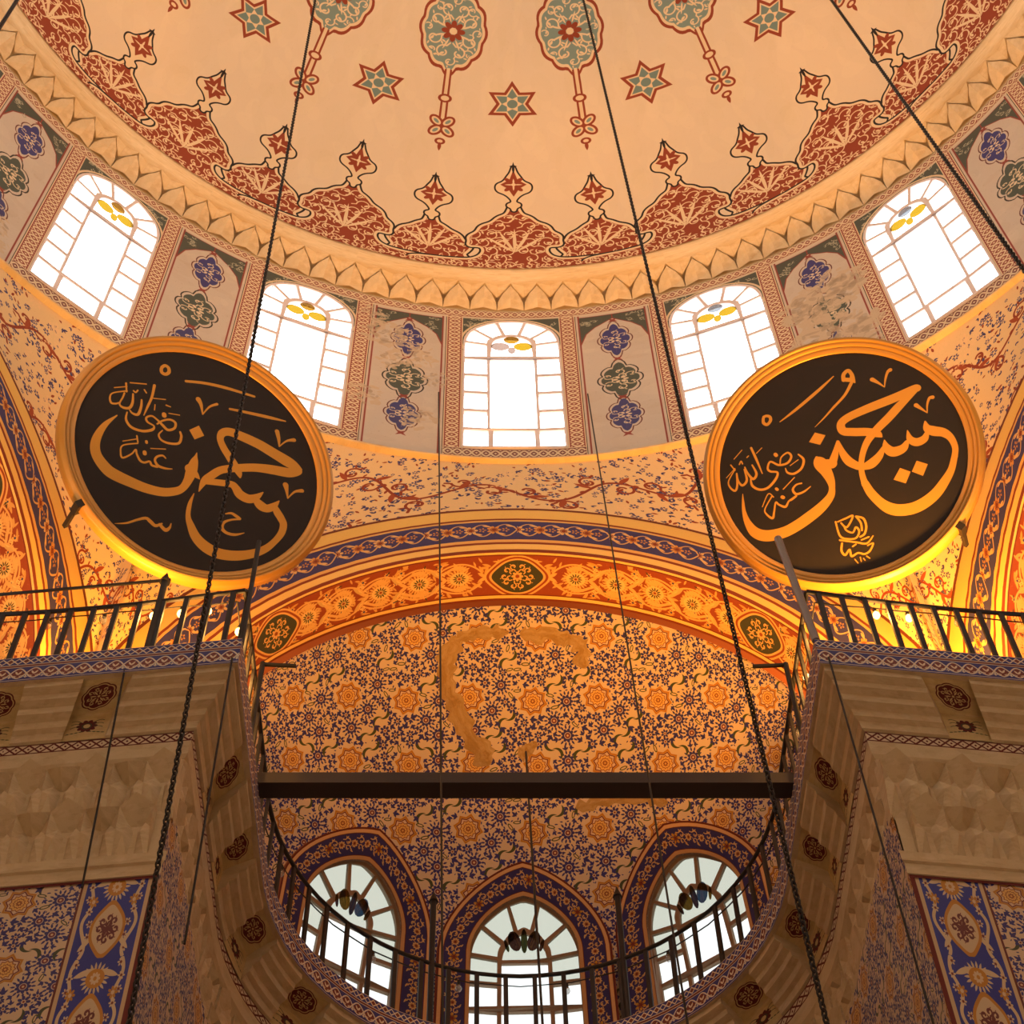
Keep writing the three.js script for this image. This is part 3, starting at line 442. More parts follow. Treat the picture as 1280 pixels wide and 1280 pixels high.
// ---------------------------------------------------------------- apse half dome with three windows
const AW = { w: 0.56, hb: 13.35, hs: 14.98, ha: 15.58 };
const apseWin = [-34, 1.4, 36.8].map((a) => a * D2R);
const AR = 3.0;                       // metres per radian along the apse wall
const apseRho = (h) => h < APSE.y ? APSE.r : Math.sqrt(Math.max(1e-6, APSE.r ** 2 - (h - APSE.y) ** 2));
const apseMap = (az, h, d = 0) => { const hh = Math.max(0, h - APSE.y), q = apseRho(h), k = (APSE.r + d) / APSE.r; return h < APSE.y ? [(APSE.r + d) * Math.sin(az), h, APSE.z - (APSE.r + d) * Math.cos(az)] : [q * k * Math.sin(az), APSE.y + hh * k, APSE.z - q * k * Math.cos(az)]; };
{
  const apse = group('wall_halfdome', 'half dome of the apse covered in blue blossoms, gold stars and green crescents', 'wall', 'structure');
  const lim = Math.acos(0.2 / APSE.r), hmax = (az) => APSE.y + Math.sqrt(Math.max(0, APSE.r ** 2 - (0.2 / Math.max(0.0626, Math.cos(az))) ** 2));
  const cuts = new Set([-lim, lim]); for (let k = -24; k <= 24; k++) cuts.add(k / 24 * lim); for (let x = 0.12; x < 3.18; x += 0.12) { cuts.add(Math.atan(x / 0.2)); cuts.add(-Math.atan(x / 0.2)); }
  const hole = (az) => { for (const c of apseWin) { const x = (az - c) * AR / AW.w; if (Math.abs(x) <= 1.0001) return AW.hs + (AW.ha - AW.hs) * pointedHead(Math.min(1, Math.abs(x))); } return null; };
  const list = [...cuts].filter((a) => apseWin.every((c) => Math.abs(a - c) * AR > AW.w + 0.02));
  for (const c of apseWin) for (let j = 0; j <= 16; j++) list.push(c - AW.w / AR * Math.cos(Math.PI * j / 16));
  list.sort((a, b) => a - b);
  const E = [];
  for (let k = 0; k < list.length - 1; k++) { const a = list[k], b = list[k + 1], m = (a + b) / 2, inside = apseWin.some((c) => Math.abs(m - c) * AR < AW.w); const sp = (x) => inside ? [[GH - 0.02, AW.hb], [hole(x) ?? AW.hs, hmax(x)]] : hmax(x) < AW.hs ? [[GH - 0.02, AW.hb], [hmax(x), hmax(x)], [AW.hb, hmax(x)]] : [[GH - 0.02, AW.hb], [AW.hs, hmax(x)], [AW.hb, AW.hs]]; E.push([a, b, sp(a), sp(b)]); }
  const ctr = V3(0, Math.SQRT1_2, -Math.SQRT1_2), ax = V3(1, 0, 0), ay = V3(0, Math.SQRT1_2, Math.SQRT1_2);
  const uvf = (a, h) => { const p = apseMap(a, h), d = V3(p[0], p[1] - APSE.y, p[2] - APSE.z).normalize(), th = Math.acos(Math.min(1, d.dot(ctr))), x = d.dot(ax), y = d.dot(ay), l = Math.hypot(x, y) || 1; return [x / l * th * APSE.r / 1.42, y / l * th * APSE.r / 1.42]; };
  part('painted_shell', columns(E, 40, (a, h) => apseMap(a, h), uvf), T.field, apse);
  // ochre repair plaster smeared over the painting
  const patchMat = mat({ map: canvas(256, 256, (c, W) => { stone(c, W, W, '#9c7844'); for (let i = 0; i < 30; i++) blotch(c, rnd() * W, rnd() * W, 30, 'rgba(182,140,86,0.3)', 3); }) });
  for (const [path, wd] of [[[[-0.685, 17.105, -8.562], [-0.771, 17.026, -8.818], [-0.737, 16.926, -9.145], [-0.582, 16.818, -9.458], [-0.392, 16.713, -9.7], [-0.288, 16.59, -9.898]], 0.24], [[[-0.736, 17.084, -8.61], [-0.523, 17.143, -8.526], [-0.267, 17.18, -8.498], [-0.053, 17.188, -8.514]], 0.16], [[[0.033, 17.185, -8.532], [0.375, 17.164, -8.528], [0.597, 17.125, -8.553], [0.718, 17.077, -8.664], [0.705, 17.015, -8.912]], 0.2], [[[0.023, 16.685, -9.786], [0.144, 16.715, -9.734], [0.23, 16.771, -9.636]], 0.16], [[[0.64, 16.285, -10.178], [0.979, 16.274, -10.06], [1.394, 16.156, -9.944], [1.635, 16.014, -9.905]], 0.14]]) {
    const ctrP = V3(0, APSE.y, APSE.z), on = (p) => p.sub(ctrP).setLength(APSE.r - 0.006).add(ctrP), pts = [];
    for (let k = 0; k < path.length - 1; k++) for (let q = 0; q < 6; q++) pts.push(on(V3(...path[k]).lerp(V3(...path[k + 1]), q / 6)));
    const n = pts.length - 1, ws = pts.map((_, k) => [0, 1].map(() => wd * (0.2 + 0.45 * rnd()) * (k === 0 || k === n ? 0.2 : 1)));
    part('plaster_patch', grid(n, 2, (u, v) => { const k = Math.round(u * n), tg = pts[Math.min(n, k + 1)].clone().sub(pts[Math.max(0, k - 1)]).normalize(), sd = pts[k].clone().sub(ctrP).normalize().cross(tg), o = v < 0.4 ? -ws[k][0] : v > 0.6 ? ws[k][1] : 0; return on(pts[k].clone().addScaledVector(sd, o)).toArray(); }, (u, v) => [u * 2, v * 0.4]), patchMat, apse, 'smeared ochre repair plaster');
  }
  const FW = 0.9, FA = 15.9, FS = 14.95;
  const words = ['next to the roundel with the single gilt dot', 'on the axis of the apse', 'next to the roundel with the pair of gilt dots'];
  apseWin.forEach((c, k) => {
    const map = (a, h, d = 0) => apseMap(c + a / AR, h, d);
    const t = group(`window_${19 + k}`, `pointed apse window of frosted panes in brown lattice ${words[k]}`, 'window', 'structure');
    const ring = (w, s, a) => { const p = [[-w, GH]]; for (let j = 0; j <= 28; j++) { const x = -Math.cos(Math.PI * j / 28); p.push([w * x, s + (a - s) * pointedHead(x)]); } p.push([w, GH]); return p; };
    const O = ring(FW, FS, FA), I = ring(AW.w, AW.hs, AW.ha), n = O.length - 1; let len = [0]; for (let j = 1; j <= n; j++) len.push(len[j - 1] + Math.hypot(O[j][0] - O[j - 1][0], O[j][1] - O[j - 1][1]));
    const lvl = [[0, 0], [0, -0.03], [1, -0.03], [1, 0]];
    part('surround', grid(n, 3, (u, v) => { const j = Math.round(u * n), [q, d] = lvl[Math.round(v * 3)]; return map(I[j][0] + (O[j][0] - I[j][0]) * q, I[j][1] + (O[j][1] - I[j][1]) * q, d); }, (u, v) => [len[Math.round(u * n)] / 1.6, lvl[Math.round(v * 3)][0]]), T.surround, t, 'blue band of gold blossoms framed in red and tan');
    const rim = [...I.map((p) => [p[0], Math.max(p[1], AW.hb)]), [-AW.w, AW.hb]];
    part('reveal', grid(rim.length - 1, 1, (u, v) => { const p = rim[Math.round(u * (rim.length - 1))]; return map(p[0], p[1], -0.03 + v * 0.2); }), T.wood, t);
    const f = k === 1 ? [tints.maroon, tints.moss, tints.maroon] : [tints.gold, tints.navy, tints.blue];
    const y = 15.12;
    buildWindow(t, { ...AW, head: pointedHead, wi: 0.25, hib: 13.7, his: 14.95, hia: 15.26, rows: 4, fans: 5, gap: 0.024, cuts: [13.7, 14.35, 14.92] }, map, 0.04, T.wood, (y) => y > 14.4 ? frosted : paleGlass,
      [[0, y + 0.02, 0.035, 0.13, 0, f[1]], [-0.1, y + 0.02, 0.065, 0.11, 0.3, f[0]], [0.1, y + 0.02, 0.065, 0.11, -0.3, f[2]], [-0.18, y - 0.03, 0.02, 0.07, 0.3, f[1]], [0.18, y - 0.03, 0.02, 0.07, -0.3, f[0]]]);
  });
}

// ---------------------------------------------------------------- gallery: frieze, consoles, stalactites, piers
const runs = [];   // five runs of the gallery edge, each a list of {x, z, m: mitred offset into the wall, s}
{
  const arc = []; for (let k = 0; k <= 32; k++) { const a = Math.PI - Math.PI * k / 32; arc.push([2.25 * Math.cos(a), -7.95 - 2.25 * Math.sin(a)]); }
  const raw = [[[-4.95, -6.06], [-2.32, -5.78]], [[-2.32, -5.78], [-2.25, -7.95]], arc, [[2.25, -7.95], [2.32, -5.78]], [[2.32, -5.78], [4.95, -6.06]]];
  const nrm = (a, b) => { const l = Math.hypot(b[0] - a[0], b[1] - a[1]); return [(b[1] - a[1]) / l, -(b[0] - a[0]) / l]; };
  raw.forEach((p, i) => {
    let s = 0; runs.push(p.map((q, k) => {
      const before = k ? nrm(p[k - 1], q) : i ? nrm(raw[i - 1][raw[i - 1].length - 2], q) : nrm(q, p[1]);
      const after = k < p.length - 1 ? nrm(q, p[k + 1]) : i < 4 ? nrm(q, raw[i + 1][1]) : before;
      const d = 1 + before[0] * after[0] + before[1] * after[1]; if (k) s += Math.hypot(q[0] - p[k - 1][0], q[1] - p[k - 1][1]);
      return { x: q[0], z: q[1], m: [(before[0] + after[0]) / d, (before[1] + after[1]) / d], s };
    }));
  });
}
const runLen = (i) => runs[i][runs[i].length - 1].s;
function onRun(i, s) { const r = runs[i]; let k = 1; while (k < r.length - 1 && r[k].s < s) k++; const a = r[k - 1], b = r[k], t = (s - a.s) / (b.s - a.s), l = b.s - a.s; const w = [(b.z - a.z) / l, -(b.x - a.x) / l]; return { x: a.x + (b.x - a.x) * t, z: a.z + (b.z - a.z) * t, m: [a.m[0] + (b.m[0] - a.m[0]) * t, a.m[1] + (b.m[1] - a.m[1]) * t], n: w, t: [(b.x - a.x) / l, (b.z - a.z) / l] }; }
// sweep a profile [[offset into the wall, height], ...] along run i from s0 to s1
function sweep(i, prof, s0 = 0, s1 = runLen(i), uk = 1, vk = null, hard = true) {
  const n = i === 2 ? Math.max(2, Math.ceil((s1 - s0) / 0.22)) : Math.max(1, Math.ceil((s1 - s0) / 1.2)), pos = [], uv = [], idx = []; let q = 0, acc = 0, tot = 0;
  for (let k = 1; k < prof.length; k++) tot += Math.hypot(prof[k][0] - prof[k - 1][0], prof[k][1] - prof[k - 1][1]);
  for (let k = 1; k < prof.length; k++) {
    const [d0, h0] = prof[k - 1], [d1, h1] = prof[k], l = Math.hypot(d1 - d0, h1 - h0);
    for (let j = 0; j <= n; j++) {
      const s = s0 + (s1 - s0) * j / n, p = onRun(i, s);
      pos.push(p.x + p.m[0] * d0, h0, p.z + p.m[1] * d0, p.x + p.m[0] * d1, h1, p.z + p.m[1] * d1);
      const U = vk === 'fit' ? j / n : s * uk; uv.push(U, 1 - (vk ? acc / tot : acc * uk), U, 1 - (vk ? (acc + l) / tot : (acc + l) * uk));
      if (j) { const b = q + j * 2; idx.push(b - 2, b - 1, b + 1, b - 2, b + 1, b); }
    }
    q += (n + 1) * 2; acc += l;
  }
  return buf(pos, uv, idx, hard && i !== 2);
}
const runWords = ['along the pier below the roundel with the single gilt dot', 'on the apse flank by the single-dot roundel', 'curving round the back of the apse', 'on the apse flank by the two-dot roundel', 'along the pier below the roundel with the pair of gilt dots'];
{
  const PROF_BLOCK = [[0.03, 12.66], [0.03, 12.6], [0.09, 12.57], [0.1, 12.52], [0.16, 12.49], [0.17, 12.43], [0.235, 12.4], [0.25, 12.34], [0.29, 12.32], [0.31, 12.26], [0.34, 12.25]];
  const PROF_PANEL = [[0.05, 12.66], [0.2, 12.6], [0.3, 12.54], [0.33, 12.25]];
  const frz = group('trim_2', 'gallery edge with blue and red interlaced frieze over carved stone consoles', 'cornice', 'structure');
  const offs = [0.44, 0.62, 0.42, 0.62, 0.44], period = 0.86;
  runs.forEach((r, i) => {
    const L = runLen(i);
    part('frieze', sweep(i, [[0.0, 13.0], [0.0, 12.66]], 0, L, 0.95, 'v'), T.frieze, frz, 'white, blue and red interlaced frieze'); part('coping', sweep(i, [[0.14, 13.0], [0.0, 13.0]], 0, L, 1), T.stone, frz); part('soffit_lip', sweep(i, [[0.0, 12.66], [0.07, 12.66]], 0, L, 1), T.stone, frz);
    part('chain_band', sweep(i, [[0.335, 12.25], [0.335, 12.13]], 0, L, 2.2, 'v'), T.chain, frz, 'narrow cream band with red crosses');
    // consoles and painted panels alternate
    const marks = [], corner = { 0: [0, L - 0.62], 1: [0.3, L], 2: [0, L], 3: [0, L - 0.3], 4: [0.62, L] }[i], pw = 0.4;
    const c0 = { 0: 1.62, 1: 0.95, 2: 0.55, 3: 0.35, 4: 1.0 }[i];
    const per = { 0: 0.88, 1: 0.86, 2: 0.86, 3: 0.86, 4: 0.88 }[i];
    for (let s = c0 - 4 * per; s < L; s += per) if (s > pw / 2 + 0.02 && s < L - pw / 2 - 0.02) marks.push(s);
    let at = 0;
    const cap = (s) => { const p = onRun(i, s), sh = [...PROF_BLOCK, ...PROF_PANEL.slice().reverse()], S = shapeOf(sh), g = new THREE.ShapeGeometry(S), Q = g.attributes.position; for (let k = 0; k < Q.count; k++) { const d = Q.getX(k), h = Q.getY(k); Q.setXYZ(k, p.x + p.m[0] * d, h, p.z + p.m[1] * d); } g.computeVertexNormals(); return g; };
    const blockAt = (a, b, ca, cb) => { const gs = [sweep(i, PROF_BLOCK, a, b, 1.6)]; if (ca) gs.push(cap(a)); if (cb) gs.push(cap(b)); part('console', mergeGeometries(gs.map((g) => g.index ? g.toNonIndexed() : g)), T.stone, frz); };
    for (const s of marks) { if (s - pw / 2 > at + 0.02) blockAt(at, s - pw / 2, at > 0, true); part('roundel_panel', sweep(i, PROF_PANEL, s - pw / 2, s + pw / 2, 1, 'fit', false), T.panel, frz, 'stone panel painted with a dark red roundel and a flower'); at = s + pw / 2; }
    if (at < L - 0.02) blockAt(at, L, true, false);
  });
  // stalactite courses
  const W = 0.26, cellGeo = (h, k, dz) => {
    const A = [-W / 2, 0, 0.14], M = [0, 0.07 * k, 0.2], C = [W / 2, 0, 0.14], N = [0, -h * 0.3, 0.03], Lf = [-W / 2, -h * 0.4, 0.12], Rt = [W / 2, -h * 0.4, 0.12], Dn = [0, -h, 0.0], El = [-W / 2, -h, 0.05], Fr = [W / 2, -h, 0.05], I1 = [-W / 4, -h * 0.5, 0.13], I2 = [W / 4, -h * 0.5, 0.13], J1 = [-W / 4, -h * 0.2, 0.07], J2 = [W / 4, -h * 0.2, 0.07], B1 = [-W / 2, 0.05, 0], B2 = [0, 0.1, 0], B3 = [W / 2, 0.05, 0];
    const tri = [A, Lf, J1, A, J1, M, J1, N, M, M, N, J2, M, J2, C, C, J2, Rt, Lf, I1, J1, J1, I1, N, N, I2, J2, J2, I2, Rt, Lf, El, I1, I1, El, Dn, I1, Dn, N, N, Dn, I2, I2, Dn, Fr, I2, Fr, Rt, A, M, B2, A, B2, B1, M, C, B3, M, B3, B2];
    const bl = [-W / 2, -h, -0.02], br = [W / 2, -h, -0.02]; tri.push(B1, A, Lf, B1, Lf, bl, Lf, El, bl, B3, C, Rt, B3, Rt, br, Rt, Fr, br);
    return buf(tri.map((p) => [p[0], p[1], p[2] * dz]).flat(), tri.map((p) => [p[0] * 1.6, p[1] * 1.6]).flat(), null);
  };
  const tall = [cellGeo(0.6, 1, 1.1), cellGeo(0.6, -1, 1.1)], low = [cellGeo(0.42, 1, 0.45), cellGeo(0.42, -1, 0.45)];
  runs.forEach((r, i) => {
    const L = runLen(i), front = i === 0 || i === 4;
    const t = group(`trim_${3 + i}`, `faceted cream stalactite courses ${runWords[i]}`, 'cornice', 'structure');
    const foot = front ? 10.6 : 11.32;
    part('backing', sweep(i, [[0.335, 12.13], [0.345, 11.98], [0.4, 11.9], [0.4, foot]], 0, L, 0.8), T.stone, t);
    const tiers = front ? [[11.86, tall, 0.45], [11.34, tall, 0.46]] : [[11.93, low, 0.425], [11.62, low, 0.43]];
    const lo = i === 1 || i === 4 ? 0.4 : 0, hi = i === 0 || i === 3 ? L - 0.4 : L;
    tiers.forEach(([h, gs, dd], row) => {
      const n = Math.floor((hi - lo) / W) - (row % 2), s0 = i === 0 || i === 3 ? hi - W / 2 - (row % 2) * W / 2 : lo + W / 2 + (row % 2) * W / 2, st = i === 0 || i === 3 ? -W : W;
      for (let k = 0; k < n; k++) {
        const p = onRun(i, s0 + st * k), o = part('stalactite', gs[k % 2], T.stone, t);
        o.position.set(p.x + p.n[0] * dd, h, p.z + p.n[1] * dd); o.rotation.y = Math.atan2(-p.n[0], -p.n[1]);
      }
    });
    if (front) part('foot_course', sweep(i, [[0.42, 10.84], [0.34, 10.82], [0.34, 10.72], [0.36, 10.71], [0.36, 10.6], [0.4, 10.6]], 0, L, 1), T.stone, t);
  });
  // walls under the gallery
  const names = ['pier_west', 'flank_west', 'apse_back', 'flank_east', 'pier_east'];
  runs.forEach((r, i) => {
    const L = runLen(i), front = i === 0 || i === 4, t = group(`wall_${names[i]}`, `tiled wall below the gallery ${runWords[i]}`, 'wall', 'structure');
    part('core', sweep(i, [[0.2, 12.9], [0.5, 12.85], [0.5, -1.6]], 0, L, 1), T.plaster, t);
    if (!front) { part('tile_field', sweep(i, [[0.38, 11.42], [0.38, -1.6]], 0, L, 0.75), T.tiles, t); return; }
    const rng = (a, b) => i ? [a, b] : [L - b, L - a];
    const [a0, a1] = rng(0.02, 0.64), [b0, b1] = rng(0.64, L), [c0, c1] = rng(0, 0.04);
    part('blue_panel', (() => { const g = sweep(i, [[0.38, 10.62], [0.38, 4.6]], a0, a1, 1, 'fit', false), U = g.attributes.uv; for (let k = 0; k < U.count; k++) U.setY(k, U.getY(k) * 2.2 + 0.1); return g; })(), T.blue, t, 'blue panel of gold blossoms and pointed medallions');
    part('tile_field', sweep(i, [[0.38, 10.62], [0.38, -1.6]], b0, b1, 0.75), T.tiles, t, 'ivory field of blue blossoms');
    part('red_border', sweep(i, [[0.375, 10.64], [0.375, -1.6]], c0, c1, 1), T.red, t);
    part('red_border', sweep(i, [[0.372, 10.6], [0.372, 10.57]], 0, L, 1), T.red, t);
  });
  // gallery floor slab
  const s = new THREE.Shape(); const edge = runs.flatMap((r) => r.map((p) => [p.x + p.m[0] * 0.1, p.z + p.m[1] * 0.1]));
  edge.forEach((p, k) => s[k ? 'lineTo' : 'moveTo'](p[0], -p[1])); for (const p of [[5.2, -6.2], [5.2, -11.6], [-5.2, -11.6], [-5.2, -6.2]]) s.lineTo(p[0], -p[1]);
  const g = new THREE.ExtrudeGeometry(s, { depth: 0.12, bevelEnabled: false }); g.rotateX(-Math.PI / 2); g.translate(0, 12.86, 0);
  solo('floor_gallery', g, T.plaster, 'narrow gallery floor behind the blue frieze', 'floor', 'structure');
  const fs = new THREE.Shape(); [[-9, -11.8], [9, -11.8], [9, 8], [-9, 8]].forEach((p, k) => fs[k ? 'lineTo' : 'moveTo'](p[0], -p[1]));
  const fg = new THREE.ExtrudeGeometry(fs, { depth: 0.2, bevelEnabled: false }); fg.rotateX(-Math.PI / 2); fg.translate(0, -1.8, 0);
  solo('floor', fg, T.carpet, 'red carpeted floor of the prayer hall', 'floor', 'structure');
}
// ---------------------------------------------------------------- iron railing, beam, poles
const RAIL = 13.84;
{
  const t = group('railing', 'black iron railing with plain square bars along the gallery edge', 'railing');
  const rail = [], low = [];
  runs.forEach((r, i) => {
    const L = runLen(i), n = i === 2 ? 36 : 8, off = 0.07;
    const at = (s, h) => { const p = onRun(i, s); return V3(p.x + p.m[0] * off, h, p.z + p.m[1] * off); };
    const sag = (s) => i === 0 || i === 4 ? -0.07 * Math.sin(Math.PI * s / L) : 0;
    for (let k = 0; k < n; k++) { rail.push(bar(at(L * k / n, RAIL + sag(L * k / n)), at(L * (k + 1) / n, RAIL + sag(L * (k + 1) / n)), 0.022)); low.push(bar(at(L * k / n, 13.03), at(L * (k + 1) / n, 13.03), 0.014, 5)); }
    const step = i === 2 ? 0.27 : i === 0 || i === 4 ? 0.2 : 0.24, m = Math.round(L / step), g = box(0.044, 1, 0.026, 0, 0.5, 0);
    for (let k = i ? 0 : 0; k < m; k++) { const s = L * (k + 0.5) / m, p = onRun(i, s), o = part('baluster', g, T.iron, t); o.position.set(p.x + p.m[0] * off, 13.0, p.z + p.m[1] * off); o.scale.y = RAIL - 13.0 + sag(s); o.rotation.y = Math.atan2(-p.t[1], p.t[0]); }
  });
  part('top_rail', mergeGeometries(rail), T.iron, t); part('bottom_rail', mergeGeometries(low), T.iron, t);
  for (const [i, s, h] of [[2, 0.38 * runLen(2), 14.75], [2, 0.64 * runLen(2), 14.75], [0, runLen(0) - 0.75, 14.12]]) {
    const p = onRun(i, s), x = p.x + p.m[0] * 0.07, z = p.z + p.m[1] * 0.07; const pg = mergeGeometries([bar(V3(x, 13, z), V3(x, h, z), 0.03, 8), new THREE.ConeGeometry(0.05, 0.16, 8).translate(x, h + 0.05, z)]);
    part('post', pg, T.iron, t);
  }
  for (const s of [-1, 1]) { part('post', mergeGeometries([bar(V3(s * 2.31, 13, -6.75), V3(s * 2.31, 14.05, -6.75), 0.025), bar(V3(s * 2.31, 14.03, -6.75), V3(s * 2.02, 14.05, -6.78), 0.022)]), T.iron, t, 'iron post with a short arm'); }
  { const p = onRun(0, runLen(0) - 0.75), q = onRun(0, 0); part('upper_rail', bar(V3(p.x, 14.12, p.z - 0.07), V3(q.x, 14.13, q.z - 0.07), 0.016), T.iron, t); }
  solo('tie_beam', box(4.7, 0.14, 0.17, 0.02, 13.05, -7.32), T.beam, 'dark timber tie beam spanning the mouth of the apse', 'beam');
  solo('pole', bar(V3(-2.33, 13, -5.84), V3(-2.34, 14.55, -5.8), 0.022), T.iron, 'thin dark iron pole at the gallery corner by the single-dot roundel', 'pole');
  solo('pole', bar(V3(2.34, 13, -5.8), V3(2.26, 14.72, -5.86), 0.035, 10), T.steel, 'grey steel pole leaning at the gallery corner by the two-dot roundel', 'pole');
}
// ---------------------------------------------------------------- calligraphy roundels
const LETTERS_LEFT = [[0,-864,47,11,-927,-100,50,-951,-248,76,-938,-374,92,-882,-473,103,-769,-552,119,-679,-577,124,-518,-577,114,-360,-565,103,-211,-526,93,-102,-457,83,-48,-387,72,-27,-283,83,-28,-163,106,-34,-59,79,-38,6,34,-43,58,7],[0,-49,-148,101,16,-178,67,70,-207,9],[0,106,-339,9,118,-206,67,161,-114,79,236,3,79,393,118,86,537,204,92,690,267,104,847,321,105,935,378,70,960,413,18],[0,957,424,24,843,434,117,663,455,117,484,475,111,312,471,105,179,456,93,116,404,81,117,328,69,175,252,75,252,187,80,329,123,86,393,64,69,425,15,17],[0,123,-203,67,250,-148,70,371,-102,74,421,-120,85,481,-166,102,572,-168,96,634,-113,68,681,-26,11],[0,630,-136,57,699,-177,102,767,-178,85,819,-123,69,855,-35,11],[0,830,-103,34,870,-161,80,925,-210,82,969,-265,74,977,-366,68,941,-491,62,877,-617,73,768,-734,88,631,-828,104,483,-882,115,351,-878,120,236,-826,103,151,-732,76,95,-646,49,70,-517,39,71,-385,9],[0,-392,780,29,-213,862,33,-3,926,35,281,985,26],[0,100,710,26,278,768,33,491,832,36,653,879,14],[0,-218,646,52,-175,601,35,-126,504,12],[0,-126,504,12,-91,623,21,-33,694,29],[0,608,717,47,648,642,35,678,561,12],[0,678,561,12,729,662,21,796,715,42],[0,863,172,58,890,119,35,925,38,12],[0,925,38,12,969,144,23,1035,195,41],[1,-190,264,-120,361,-37,279,-109,188],[0,-655,804,32,-633,839,33,-596,833,33,-576,788,35,-596,747,35,-635,745,35,-654,783,32,-647,816,23],[0,416,-441,13,466,-407,25,524,-414,34,564,-417,13],[0,561,-426,20,487,-474,20,430,-538,28,428,-604,39,482,-633,33,564,-613,28,644,-547,7],[0,-498,-1066,6,-403,-1007,19,-324,-925,24,-257,-869,30,-210,-881,38,-151,-899,32,-103,-847,15],[0,-118,-868,32,-54,-896,38,-25,-855,24,-26,-804,9],[0,-653,563,29,-633,421,25,-635,295,23,-636,184,9],[0,-711,339,17,-690,261,25,-690,165,28,-740,149,22,-775,169,13],[0,-806,358,17,-779,263,25,-787,189,28,-844,162,25,-885,185,17,-881,270,17,-883,324,17],[0,-888,197,17,-921,163,20,-961,153,22,-990,204,17,-979,266,13,-868,361,17],[0,-989,329,11,-884,407,11],[0,-871,465,14,-727,535,14],[0,-905,437,20,-869,347,16],[0,-813,395,16,-789,389,16,-779,423,16],[0,-725,463,14,-695,439,14],[0,-790,133,13,-771,48,24,-699,-4,28,-594,10,28,-515,71,28,-510,122,17,-581,134,22,-605,174,20,-565,219,20,-505,207,20,-440,177,28,-376,153,28,-326,204,25,-336,267,25,-394,274,23,-455,223,20,-490,161,17],[0,-464,300,45,-458,286,45],[0,-426,337,11,-326,373,11],[0,-615,418,11,-504,469,11],[0,-578,357,11,-563,296,11],[0,-479,410,16,-435,415,11],[0,-262,194,20,-235,148,25,-236,65,25,-320,16,25,-396,12,22,-438,55,17,-421,120,11],[0,-295,-158,13,-332,-146,20,-374,-184,22,-380,-234,22,-333,-274,28,-260,-265,22,-202,-238,9],[0,-339,-290,24,-390,-300,24,-422,-272,20,-463,-309,22,-507,-308,24,-557,-258,20,-582,-218,17,-603,-284,16,-662,-365,20,-697,-326,16,-706,-238,15,-586,-141,15],[0,-721,-193,11,-611,-101,11],[0,-622,-67,16,-590,-129,16],[0,-497,-200,38,-491,-215,38],[0,-458,-130,11,-327,-62,11],[0,-520,-78,27,-514,-91,27]];
